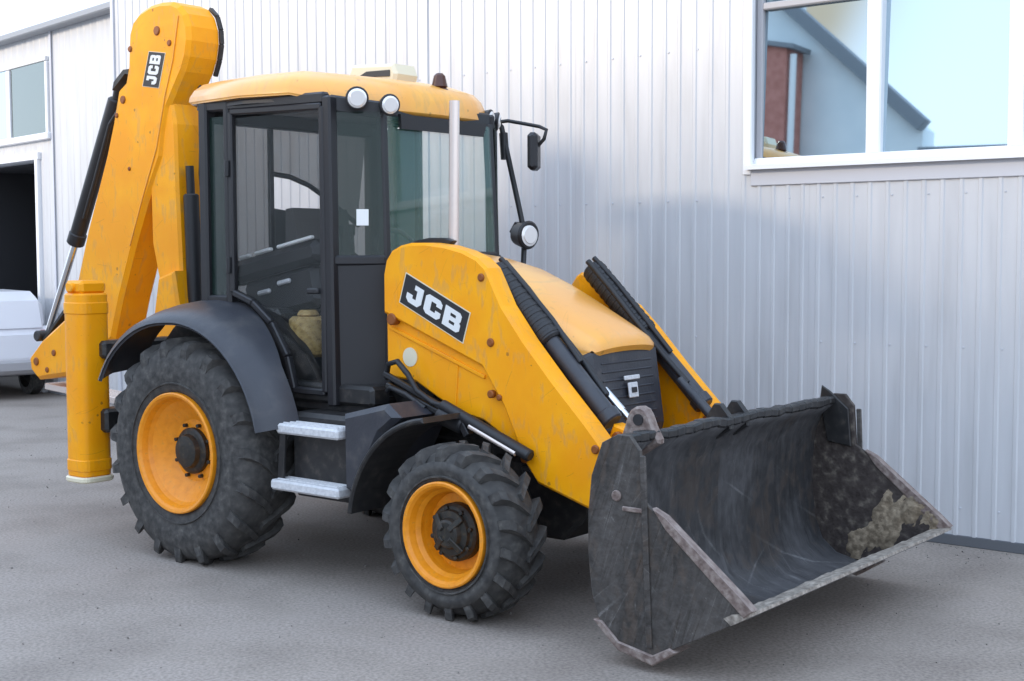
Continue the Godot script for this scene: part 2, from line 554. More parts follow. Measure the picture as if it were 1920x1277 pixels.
# ---------------------------------------------------------------- the machine
func letters(mb: MB) -> void:
	# three block letters in a 3.0 x 1.0 field, thin plates
	mb.prism([Vector2(0.36, 1), Vector2(0.84, 1), Vector2(0.84, 0.22), Vector2(0.66, 0), Vector2(0.16, 0), Vector2(0, 0.16), Vector2(0, 0.44), Vector2(0.32, 0.44), Vector2(0.32, 0.28), Vector2(0.52, 0.28), Vector2(0.52, 0.76), Vector2(0.36, 0.76)], 0, 1)
	mb.prism([Vector2(1.16, 1), Vector2(1.76, 1), Vector2(1.92, 0.85), Vector2(1.92, 0.62), Vector2(1.62, 0.62), Vector2(1.62, 0.74), Vector2(1.34, 0.74), Vector2(1.34, 0.26), Vector2(1.62, 0.26), Vector2(1.62, 0.40), Vector2(1.92, 0.40), Vector2(1.92, 0.15), Vector2(1.76, 0), Vector2(1.16, 0), Vector2(1.0, 0.15), Vector2(1.0, 0.85)], 0, 1)
	mb.prism([Vector2(2.08, 0), Vector2(2.40, 0), Vector2(2.40, 1), Vector2(2.08, 1)], 0, 1)
	for b in [[0.78, 1.0], [0.40, 0.62], [0.0, 0.24]]:
		mb.prism([Vector2(2.40, b[0]), Vector2(2.70, b[0]), Vector2(2.70, b[1]), Vector2(2.40, b[1])], 0, 1)
	mb.prism([Vector2(2.70, 0), Vector2(2.86, 0), Vector2(3.0, 0.12), Vector2(3.0, 0.42), Vector2(2.92, 0.51), Vector2(2.98, 0.60), Vector2(2.98, 0.88), Vector2(2.86, 1), Vector2(2.70, 1)], 0, 1)

func logo(parent: Node, a: Vector3, ux: Vector3, uy: Vector3, z: Vector3) -> void:
	# black plate with a white outline and white letters; a is the lower left corner, ux and uy its sides
	var outer := MB.new()
	outer.T = Transform3D(Basis(ux, uy, z * 0.002), a)
	outer.prism([Vector2(-0.03, -0.09), Vector2(1.03, -0.09), Vector2(1.03, 1.09), Vector2(-0.03, 1.09)], 0, 1)
	var o: Node3D = obj("emblem_plate", outer, M.cream, parent)
	var b := MB.new()
	b.T = Transform3D(Basis(ux, uy, z * 0.002), a + z * 0.002)
	b.prism([Vector2(-0.015, -0.05), Vector2(1.015, -0.05), Vector2(1.015, 1.05), Vector2(-0.015, 1.05)], 0.05, 1)
	obj("emblem_field", b, M.hose, o)
	var l := MB.new()
	l.T = Transform3D(Basis(ux * 0.29, uy * 0.72, z * 0.003), a + ux * 0.065 + uy * 0.14 + z * 0.004)
	letters(l)
	obj("lettering", l, M.white, o)

func build_loader() -> void:
	var r := thing("backhoe_loader", "yellow backhoe loader with black cab and dirty front bucket beside the grey hall", "backhoe loader")
	# --- wheels
	var rw := make_wheel("rear_wheel", r, 0.715, 0.365, 0.44, 0.16, 0.145, 19, 0.062, false, 1.0)
	rw.position = p3(0, 0.69, 1.115)
	rw.rotation.z = 0.2
	var rw2 := make_wheel("rear_wheel", r, 0.715, 0.365, 0.44, 0.16, 0.145, 19, 0.062, false, -1.0)
	rw2.position = p3(0, 0.69, -1.115)
	rw2.rotation.y = PI
	var fw := make_wheel("front_wheel", r, 0.47, 0.268, 0.33, 0.145, 0.155, 18, 0.056, true, 1.0)
	fw.position = p3(2.19, 0.456, 1.09)
	var fw2 := make_wheel("front_wheel", r, 0.47, 0.268, 0.33, 0.145, 0.155, 18, 0.056, true, -1.0)
	fw2.position = p3(2.19, 0.456, -1.09)
	fw2.rotation.y = PI
	# --- chassis
	var c := MB.new()
	c.box(p3(0.9, 0.72, 0), p3(3.1, 0.34, 0.62), 0.02)
	c.cyl(p3(0, 0.69, -0.95), p3(0, 0.69, 0.95), 0.13, -1.0, 16)
	c.cyl(p3(2.19, 0.456, -0.95), p3(2.19, 0.456, 0.95), 0.08, -1.0, 16)
	c.box(p3(0.0, 0.72, 0), p3(0.5, 0.5, 0.5), 0.05)
	c.box(p3(2.15, 0.62, 0), p3(0.5, 0.3, 0.7), 0.03)
	c.prism([Vector2(2.2, 0.74), Vector2(2.36, 0.36), Vector2(2.5, 0.36), Vector2(2.68, 0.52), Vector2(2.68, 0.72)], -0.46, 0.46, 0.02)
	obj("chassis", c, M.black, r)
	var eb := MB.new()
	eb.box(p3(1.95, 1.12, 0), p3(1.2, 0.62, 0.66), 0.03)
	eb.box(p3(1.3, 1.35, 0), p3(0.5, 0.85, 0.92), 0.03)
	obj("engine_cover", eb, M.black, r)
	# --- rear fenders
	for s in [1.0, -1.0]:
		var f := MB.new()
		var rows := []
		for i in 25:
			var a := deg_to_rad(lerpf(13.0, 152.0, i / 24.0))
			var k := clampf((rad_to_deg(a) - 95.0) / 45.0, 0.0, 1.0)
			var row := []
			var zi := lerpf(0.90, 0.72, clampf((rad_to_deg(a) - 35.0) / 40.0, 0.0, 1.0))
			for q in [[0.785, 1.118], [0.80, 1.132], [0.815, 1.128], [0.845, 1.10], [0.89, lerpf(1.132, zi, 0.35)], [0.918, lerpf(1.132, zi, 0.65)], [0.935, zi]]:
				var rr: float = q[0] + 0.05 * k
				row.append(p3(cos(a) * rr, 0.70 + sin(a) * rr, q[1] * s))
			rows.append(row)
		f.sheet(rows, func(m): return p3(m.x, m.y - 0.7, 0) + p3(0, 0, 0.25 * s))
		var rows2 := []
		for i in 25:
			var row := []
			for q in [0, 2, 4, 6]:
				var m: Vector3 = rows[i][q]
				row.append(p3(m.x * 0.985, 0.7 + (m.y - 0.7) * 0.985, m.z - 0.01 * s) if q > 0 else m)
			rows2.append(row)
		f.sheet(rows2, func(m): return -p3(m.x, m.y - 0.7, 0))
		f.face([rows[0][1], rows[0][3], rows[0][5], rows[0][6], rows2[0][3], rows2[0][2], rows2[0][1], rows2[0][0]], Vector3.DOWN)
		obj("rear_fender", f, M.plastic, r)
		var fi := MB.new()
		var pl := []
		for i in 14:
			var a := deg_to_rad(lerpf(10.0, 150.0, i / 13.0))
			pl.append(Vector2(cos(a) * 0.93, 0.70 + sin(a) * 0.93))
		pl.append(Vector2(-0.80, 0.9))
		pl.append(Vector2(0.85, 0.75))
		fi.prism(pl, 0.60 * s if s > 0 else -0.66, 0.66 if s > 0 else 0.60 * s)
		obj("wheel_arch_panel", fi, M.black, r)
	# --- front fenders
	for s in [1.0, -1.0]:
		var f := MB.new()
		var pts := []
		var inn := []
		for i in 15:
			var a := deg_to_rad(lerpf(103.0, 178.0, i / 14.0))
			var rr := lerpf(0.585, 0.68, i / 14.0)
			pts.append(Vector2(2.17 + cos(a) * (rr + 0.03), 0.456 + sin(a) * (rr + 0.03)))
			inn.append(Vector2(2.17 + cos(a) * rr, 0.456 + sin(a) * rr))
		inn.reverse()
		f.prism(pts + inn, 0.74 if s > 0 else -1.07, 1.07 if s > 0 else -0.74, 0.010)
		obj("front_fender", f, M.black, r)
	# --- steps, battery box, tank
	for y in [0.905, 0.57]:
		var sp := MB.new()
		var w0: float = 0.845 if y > 0.8 else 0.79
		sp.box(p3((w0 + 1.36) / 2, y, 0.955), p3(1.36 - w0, 0.06, 0.16), 0.012)
		for k in 3:
			sp.box(p3((w0 + 1.36) / 2, y + 0.032, 0.915 + k * 0.04), p3(1.30 - w0, 0.008, 0.012), 0.002)
		obj("step", sp, M.alu, r)
	var bb := MB.new()
	bb.box(p3(1.09, 0.74, 0.68), p3(0.50, 0.50, 0.44), 0.025)
	bb.box(p3(1.09, 0.74, 0.905), p3(0.44, 0.30, 0.02), 0.008)
	bb.bar(p3(0.825, 0.52, 0.98), p3(0.86, 0.95, 0.98), 0.02, 0.05)
	obj("battery_box", bb, M.black, r)
	var ft := MB.new()
	ft.prism([Vector2(1.365, 0.60), Vector2(1.50, 0.55), Vector2(1.54, 0.72), Vector2(1.66, 0.93), Vector2(1.80, 1.03), Vector2(1.70, 1.10), Vector2(1.36, 1.02)], 0.45, 1.0, 0.03)
	obj("fuel_tank", ft, M.plastic, r)
	for s in [-1.0]:
		var tk := MB.new()
		tk.box(p3(1.12, 0.78, 0.75 * s), p3(0.85, 0.5, 0.5), 0.04)
		obj("hydraulic_tank", tk, M.black, r)
	build_cab(r)
	build_front(r)
	build_bucket(r)
	build_rear(r)

func build_cab(r: Node3D) -> void:
	var lo := 1.0
	# cab floor and lower body
	var b := MB.new()
	b.box(p3(0.62, 1.02, 0), p3(1.30, 0.10, 1.40), 0.02)
	b.box(p3(0.10, 1.30, 0), p3(0.55, 0.55, 1.18), 0.03)
	b.box(p3(0.95, 1.09, 0.66), p3(0.80, 0.12, 0.16), 0.02)
	obj("cab_base", b, M.black, r)
	# frame posts: near side z = .74, front facet to (1.24, .52)
	var f := MB.new()
	for s in [1.0, -1.0]:
		var z: float = 0.74 * s
		f.bar(p3(-0.10, 1.60, z), p3(-0.10, 2.88, z), 0.08, 0.08, Vector3.RIGHT, 0.012)
		f.bar(p3(0.125, 1.58, z), p3(0.12, 2.88, z), 0.07, 0.05, Vector3.RIGHT, 0.012)
		f.bar(p3(1.04, 1.02, z), p3(1.02, 2.84, z), 0.07, 0.07, Vector3.RIGHT, 0.012)
		f.bar(p3(1.27, 1.10, 0.52 * s), p3(1.20, 2.76, 0.49 * s), 0.055, 0.06, Vector3.RIGHT, 0.012)
		f.bar(p3(-0.12, 2.85, z), p3(1.0, 2.83, z), 0.06, 0.07, Vector3.UP, 0.012)
		f.bar(p3(1.0, 2.80, z * 0.985), p3(1.22, 2.76, 0.50 * s), 0.05, 0.10, Vector3.UP, 0.012)
		f.bar(p3(-0.12, 1.62, z), p3(0.13, 1.62, z), 0.07, 0.08, Vector3.UP, 0.012)
		f.bar(p3(1.04, 1.88, z), p3(1.26, 1.88, 0.52 * s), 0.05, 0.06, Vector3.UP, 0.012)
		f.slab([p3(1.045, 1.06, 0.735 * s), p3(1.27, 1.06, 0.525 * s), p3(1.265, 1.87, 0.525 * s), p3(1.045, 1.87, 0.735 * s)], 0.02)
	f.bar(p3(1.19, 2.76, -0.5), p3(1.19, 2.76, 0.5), 0.06, 0.12, Vector3.UP, 0.012)
	f.bar(p3(1.25, 1.90, -0.5), p3(1.25, 1.90, 0.5), 0.06, 0.06, Vector3.UP, 0.012)
	f.bar(p3(-0.10, 2.80, -0.72), p3(-0.10, 2.80, 0.72), 0.08, 0.10, Vector3.UP, 0.012)
	f.bar(p3(-0.10, 1.60, -0.72), p3(-0.10, 1.60, 0.72), 0.08, 0.10, Vector3.UP, 0.012)
	obj("cab_frame", f, M.cab, r)
	# door with its own frame and curved lower edge following the fender
	var dr := MB.new()
	var edge := [p3(0.17, 2.80, 0.76), p3(0.985, 2.78, 0.76), p3(0.99, 1.10, 0.76), p3(0.72, 1.10, 0.76), p3(0.66, 1.30, 0.76), p3(0.52, 1.50, 0.76), p3(0.35, 1.62, 0.76), p3(0.17, 1.68, 0.76), p3(0.17, 2.80, 0.76)]
	for i in edge.size() - 1:
		dr.bar(edge[i], edge[i + 1], 0.04, 0.045, Vector3(0, 0, 1), 0.008)
	var dn: Node3D = obj("door", dr, M.cab, r)
	var dp := MB.new()
	dp.slab([p3(0.18, 2.76, 0.755), p3(0.18, 1.69, 0.755), p3(0.35, 1.63, 0.755), p3(0.52, 1.51, 0.755), p3(0.66, 1.32, 0.755), p3(0.73, 1.11, 0.755), p3(0.98, 1.11, 0.755), p3(0.98, 2.76, 0.755)], 0.006)
	obj("door_glass", dp, M.smoke, dn)
	var dh := MB.new()
	dh.box(p3(0.92, 1.70, 0.79), p3(0.10, 0.035, 0.03), 0.01)
	obj("handle", dh, M.hose, dn)
	for hy in [2.45, 1.85]:
		var hg := MB.new()
		hg.cyl(p3(0.155, hy - 0.05, 0.79), p3(0.155, hy + 0.05, 0.79), 0.016, -1.0, 10, 0.003)
		obj("hinge", hg, M.hose, dn)
	# panes
	for s in [1.0, -1.0]:
		var q := MB.new()
		q.slab([p3(-0.06, 1.66, 0.745 * s), p3(0.09, 1.66, 0.745 * s), p3(0.09, 2.78, 0.745 * s), p3(-0.06, 2.78, 0.745 * s)], 0.006)
		obj("rear_quarter_pane", q, M.tint, r)
		var fq := MB.new()
		fq.slab([p3(1.065, 1.91, 0.72 * s), p3(1.255, 1.91, 0.535 * s), p3(1.225, 2.75, 0.525 * s), p3(1.045, 2.75, 0.72 * s)], 0.006)
		obj("front_quarter_pane", fq, M.tint, r)
	var ws := MB.new()
	ws.slab([p3(1.262, 1.92, -0.49), p3(1.262, 1.92, 0.49), p3(1.228, 2.73, 0.475), p3(1.228, 2.73, -0.475)], 0.006)
	obj("windscreen", ws, M.glass, r)
	var rp := MB.new()
	rp.slab([p3(-0.11, 1.65, 0.20), p3(-0.11, 1.65, 0.70), p3(-0.11, 2.78, 0.70), p3(-0.11, 2.78, 0.20)], 0.006)
	obj("rear_pane", rp, M.tint, r)
	var rq := MB.new()
	rq.slab([p3(-0.11, 2.45, 0.19), p3(-0.11, 2.435, 0.03), p3(-0.11, 2.385, -0.14), p3(-0.11, 2.31, -0.29), p3(-0.11, 2.12, -0.60), p3(-0.11, 2.78, -0.70), p3(-0.11, 2.78, 0.19)], 0.006)
	obj("rear_pane", rq, M.tint, r)
	var rr := MB.new()
	rr.tube([p3(-0.11, 2.455, 0.20), p3(-0.11, 2.44, 0.03), p3(-0.11, 2.39, -0.14), p3(-0.11, 2.315, -0.29), p3(-0.11, 2.12, -0.62)], 0.018, 8)
	rr.bar(p3(-0.11, 1.62, 0.20), p3(-0.11, 2.80, 0.20), 0.04, 0.03, Vector3.RIGHT, 0.006)
	obj("rear_window_rail", rr, M.cab, r)
	var rl := MB.new()
	rl.slab([p3(-0.11, 1.60, 0.19), p3(-0.11, 2.225, 0.185), p3(-0.11, 2.20, -0.03), p3(-0.11, 2.09, -0.30), p3(-0.11, 1.9, -0.62), p3(-0.11, 1.60, -0.70)], 0.03, 0.008)
	obj("rear_control_tower", rl, M.trim, r)
	# far side: dark rear section, post and a clear door
	var fd := MB.new()
	fd.slab([p3(-0.06, 1.66, -0.75), p3(0.34, 1.66, -0.75), p3(0.34, 2.80, -0.75), p3(-0.06, 2.80, -0.75)], 0.008)
	obj("far_rear_pane", fd, M.blind, r)
	var fe := MB.new()
	fe.slab([p3(0.38, 1.72, -0.745), p3(1.0, 1.90, -0.745), p3(1.0, 2.78, -0.745), p3(0.38, 2.78, -0.745)], 0.006)
	obj("far_door_pane", fe, M.glass, r)
	var fr := MB.new()
	fr.bar(p3(0.36, 1.62, -0.745), p3(0.36, 2.82, -0.745), 0.05, 0.05, Vector3.RIGHT, 0.01)
	obj("far_door_post", fr, M.cab, r)
	var fl := MB.new()
	fl.slab([p3(0.14, 1.05, -0.74), p3(1.02, 1.05, -0.74), p3(1.02, 1.92, -0.74), p3(0.14, 1.70, -0.74)], 0.02)
	obj("far_door_panel", fl, M.cab, r)
	var st := MB.new()
	st.slab([p3(1.145, 2.085, 0.651), p3(1.195, 2.085, 0.601), p3(1.192, 2.18, 0.597), p3(1.142, 2.18, 0.647)], 0.003)
	obj("sticker_and_glint", st, M.white, r, "white paper label on the front corner pane")
	# interior
	var seat := MB.new()
	seat.box(p3(0.32, 1.72, 0.0), p3(0.50, 0.14, 0.52), 0.05)
	seat.box(p3(0.33, 1.54, 0.0), p3(0.36, 0.26, 0.38), 0.03)
	seat.T = Transform3D(Basis(Vector3(0, 0, 1), 0.12), p3(0.16, 1.86, 0))
	seat.prism([Vector2(-0.06, -0.30), Vector2(0.07, -0.30), Vector2(0.06, 0.10), Vector2(0.03, 0.36), Vector2(-0.03, 0.36), Vector2(-0.07, 0.1)], -0.25, 0.25, 0.04)
	obj("seat", seat, M.seat, r)
	var con := MB.new()
	con.T = Transform3D(Basis(Vector3(0, 0, 1), 0.19), p3(0.20, 1.86, 0.42))
	con.box(p3(0, 0, 0), p3(0.92, 0.15, 0.18), 0.04)
	con.box(p3(0.02, -0.20, -0.02), p3(0.70, 0.28, 0.14), 0.04)
	var cn: Node3D = obj("control_console", con, M.hose, r)
	for q in [[-0.22, 0.10], [-0.04, 0.16], [0.16, 0.12], [0.32, 0.22]]:
		var grip := MB.new()
		grip.T = Transform3D(Basis(Vector3(0, 0, 1), 0.19), p3(0.20, 1.86, 0.42))
		grip.box(p3(q[0], 0.085, 0.075), p3(q[1], 0.022, 0.035), 0.009)
		obj("console_highlight", grip, M.white, cn)  # white bars: bright highlights on the console laid on as colour
	for q in [[-0.10, -0.17], [0.10, -0.14]]:
		var grip := MB.new()
		grip.T = Transform3D(Basis(Vector3(0, 0, 1), 0.19), p3(0.20, 1.86, 0.42))
		grip.box(p3(q[0], q[1], 0.065), p3(0.12, 0.03, 0.03), 0.009)
		obj("switch_panel", grip, M.alu, cn)
	for k in 2:
		var lv := MB.new()
		lv.tube([p3(0.70 + 0.1 * k, 1.80, 0.36), p3(0.72 + 0.1 * k, 1.95, 0.36), p3(0.70 + 0.1 * k, 2.04, 0.35)], 0.012, 8)
		lv.cyl(p3(0.70 + 0.1 * k, 2.03, 0.35), p3(0.695 + 0.1 * k, 2.10, 0.35), 0.022, 0.026, 10, 0.006)
		obj("lever", lv, M.hose, r)
	var sw := MB.new()
	var ring := []
	for k in 29:
		var a := TAU * k / 28
		ring.append(p3(0.86 - sin(a) * 0.06, 1.93 + sin(a) * 0.14, cos(a) * 0.19))
	sw.tube(ring, 0.016, 8)
	sw.bar(p3(0.86, 1.93, -0.18), p3(0.86, 1.93, 0.18), 0.03, 0.02)
	sw.tube([p3(0.86, 1.93, 0), p3(1.0, 1.55, 0), p3(1.05, 1.15, 0)], 0.05, 10)
	obj("steering_wheel", sw, M.hose, r)
	var dash := MB.new()
	dash.prism([Vector2(0.98, 1.1), Vector2(1.2, 1.1), Vector2(1.2, 1.86), Vector2(1.08, 1.9), Vector2(1.0, 1.7)], -0.40, 0.40, 0.03)
	obj("dashboard", dash, M.trim, r)
	var fil := MB.new()
	fil.cyl(p3(0.56, 1.28, 0.50), p3(0.56, 1.53, 0.50), 0.13, 0.12, 20, 0.02)
	fil.cyl(p3(0.56, 1.53, 0.50), p3(0.56, 1.57, 0.50), 0.07, 0.06, 14, 0.01)
	obj("yellow_canister", fil, M.tan, r, "tan yellow canister behind the lower door glass")
	# roof: stacked rounded outlines
	var ol := func(gx: float, gz: float, front: float, y: float, drop: float) -> Array:
		var p := []
		for q in [[-0.22, 0.78], [-0.34, 0.64], [-0.36, 0.3], [-0.36, -0.3], [-0.34, -0.64], [-0.22, -0.78], [0.3, -0.83], [0.74, -0.80], [0.98, -0.70], [1.14, -0.55], [1.22, -0.38], [1.25, 0.0], [1.22, 0.38], [1.14, 0.55], [0.98, 0.70], [0.74, 0.80], [0.3, 0.83]]:
			var x: float = q[0]
			var d := drop * clampf((x - 0.70) / 0.5, 0.0, 1.0)
			p.append(p3(0.5 + (x - 0.5) * gx + front, y - d, q[1] * gz))
		return p
	var levels := [ol.call(0.94, 0.94, 0.0, 2.868, 0.12), ol.call(0.985, 0.985, 0.0, 2.872, 0.12), ol.call(1.0, 1.0, 0.0, 2.885, 0.115), ol.call(0.997, 0.993, 0.0, 2.915, 0.09), ol.call(0.97, 0.96, -0.005, 2.96, 0.07), ol.call(0.92, 0.90, -0.01, 3.0, 0.06), ol.call(0.80, 0.76, -0.03, 3.032, 0.05), ol.call(0.3, 0.28, -0.03, 3.055, 0.02)]
	var rf := MB.new()
	for i in levels.size() - 1:
		var n: int = levels[i].size()
		for k in n:
			var m := (k + 1) % n
			var q := [levels[i][k], levels[i][m], levels[i + 1][m], levels[i + 1][k]]
			rf.face(q, (q[0] + q[1] + q[2] + q[3]) / 4.0 - p3(0.5, 2.7, 0), 3 if i < 2 else 4)
	rf.face(levels[-1], Vector3.UP)
	rf.face(levels[0], Vector3.DOWN)
	var rn: Node3D = obj("cab_roof", rf, M.sheen_yellow, r)
	var un := MB.new()
	var u0: Array = ol.call(0.96, 0.95, 0.0, 2.838, 0.12)
	var u1: Array = ol.call(0.955, 0.945, 0.0, 2.871, 0.12)
	for k in u0.size():
		var m := (k + 1) % u0.size()
		un.face([u0[k], u0[m], u1[m], u1[k]], u0[k] - p3(0.5, 2.78, 0))
	un.face(u0, Vector3.DOWN)
	obj("roof_lining", un, M.cab, rn)
	var ht := MB.new()
	ht.prism([Vector2(0.50, 3.02), Vector2(0.93, 2.98), Vector2(0.95, 3.04), Vector2(0.92, 3.105), Vector2(0.56, 3.125)], -0.12, 0.10, 0.02)
	var hn: Node3D = obj("roof_vent", ht, M.cream, rn)
	var hs := MB.new()
	hs.slab([p3(0.62, 3.04, 0.104), p3(0.90, 3.025, 0.104), p3(0.90, 3.065, 0.104), p3(0.70, 3.07, 0.104)], 0.006)
	obj("vent_slot", hs, M.trim, hn)
	var bc := MB.new()
	bc.cyl(p3(1.10, 2.88, -0.14), p3(1.10, 2.955, -0.14), 0.085, 0.06, 16, 0.01)
	bc.cyl(p3(1.10, 2.952, -0.14), p3(1.10, 3.05, -0.14), 0.052, 0.036, 16, 0.015)
	obj("beacon", bc, M.beacon, rn)
	# work lights under the roof edge
	for l in [[1.17, 2.822, 0.665, 0.056, 0.7], [1.27, 2.79, 0.51, 0.052, 0.45], [1.12, 2.80, -0.56, 0.050, -0.3], [1.05, 2.80, -0.72, 0.050, -0.6]]:
		var w := MB.new()
		var d := p3(cos(l[4]), -0.12, sin(l[4])).normalized()
		var cc := p3(l[0], l[1], l[2])
		w.cyl(cc - d * 0.05, cc + d * 0.045, l[3] * 0.8, l[3] + 0.012, 20, 0.006)
		var wn: Node3D = obj("work_light", w, M.cab, r)
		var le := MB.new()
		le.cyl(cc + d * 0.044, cc + d * 0.056, l[3], l[3] * 0.85, 20, 0.004)
		obj("lens", le, M.lamp, wn)
	var vis := MB.new()
	vis.slab([p3(1.26, 2.745, -0.40), p3(1.26, 2.745, 0.40), p3(1.25, 2.66, 0.38), p3(1.25, 2.66, -0.38)], 0.02)
	obj("front_visor", vis, M.cab, r)
	# far side mirror, grab rail and head light
	var ma := MB.new()
	ma.tube([p3(0.90, 2.80, -0.80), p3(0.955, 2.81, -0.90), p3(1.0, 2.82, -0.95), p3(1.15, 2.79, -0.95), p3(1.27, 2.765, -0.95), p3(1.33, 2.74, -0.95), p3(1.31, 2.68, -0.95), p3(1.25, 2.63, -0.95)], 0.013, 8)
	var mn: Node3D = obj("mirror_arm", ma, M.hose, r)
	var mg := MB.new()
	mg.T = Transform3D(Basis(Vector3.UP, 0.5), p3(1.225, 2.60, -0.95))
	mg.box(Vector3.ZERO, p3(0.07, 0.25, 0.17), 0.025)
	obj("mirror", mg, M.cab, mn)
	var gr := MB.new()
	gr.tube([p3(0.80, 2.90, -0.80), p3(0.88, 2.86, -0.90), p3(0.945, 2.78, -0.95), p3(1.0, 2.58, -0.95), p3(1.09, 2.25, -0.95), p3(1.13, 2.10, -0.95)], 0.02, 8)
	gr.tube([p3(0.96, 2.74, -0.95), p3(0.975, 2.56, -0.95)], 0.03, 8)
	obj("grab_rail", gr, M.hose, r)
	var hl := MB.new()
	hl.cyl(p3(1.08, 2.05, -0.95), p3(1.20, 2.04, -0.93), 0.075, 0.098, 20, 0.012)
	hl.tube([p3(1.14, 2.0, -0.95), p3(1.14, 1.85, -0.94), p3(1.2, 1.70, -0.8), p3(1.3, 1.5, -0.6)], 0.02, 8)
	hl.bar(p3(1.05, 2.05, -0.95), p3(1.10, 2.12, -0.95), 0.06, 0.05)
	var hln: Node3D = obj("head_light", hl, M.cab, r)
	var hle := MB.new()
	hle.cyl(p3(1.198, 2.04, -0.93), p3(1.212, 2.04, -0.928), 0.075, 0.06, 20, 0.005)
	obj("lens", hle, M.lamp, hln)
	var ex := MB.new()
	ex.cyl(p3(1.745, 1.60, 0.48), p3(1.762, 2.78, 0.48), 0.030, -1.0, 18)
	obj("exhaust_pipe", ex, M.pipe, r)

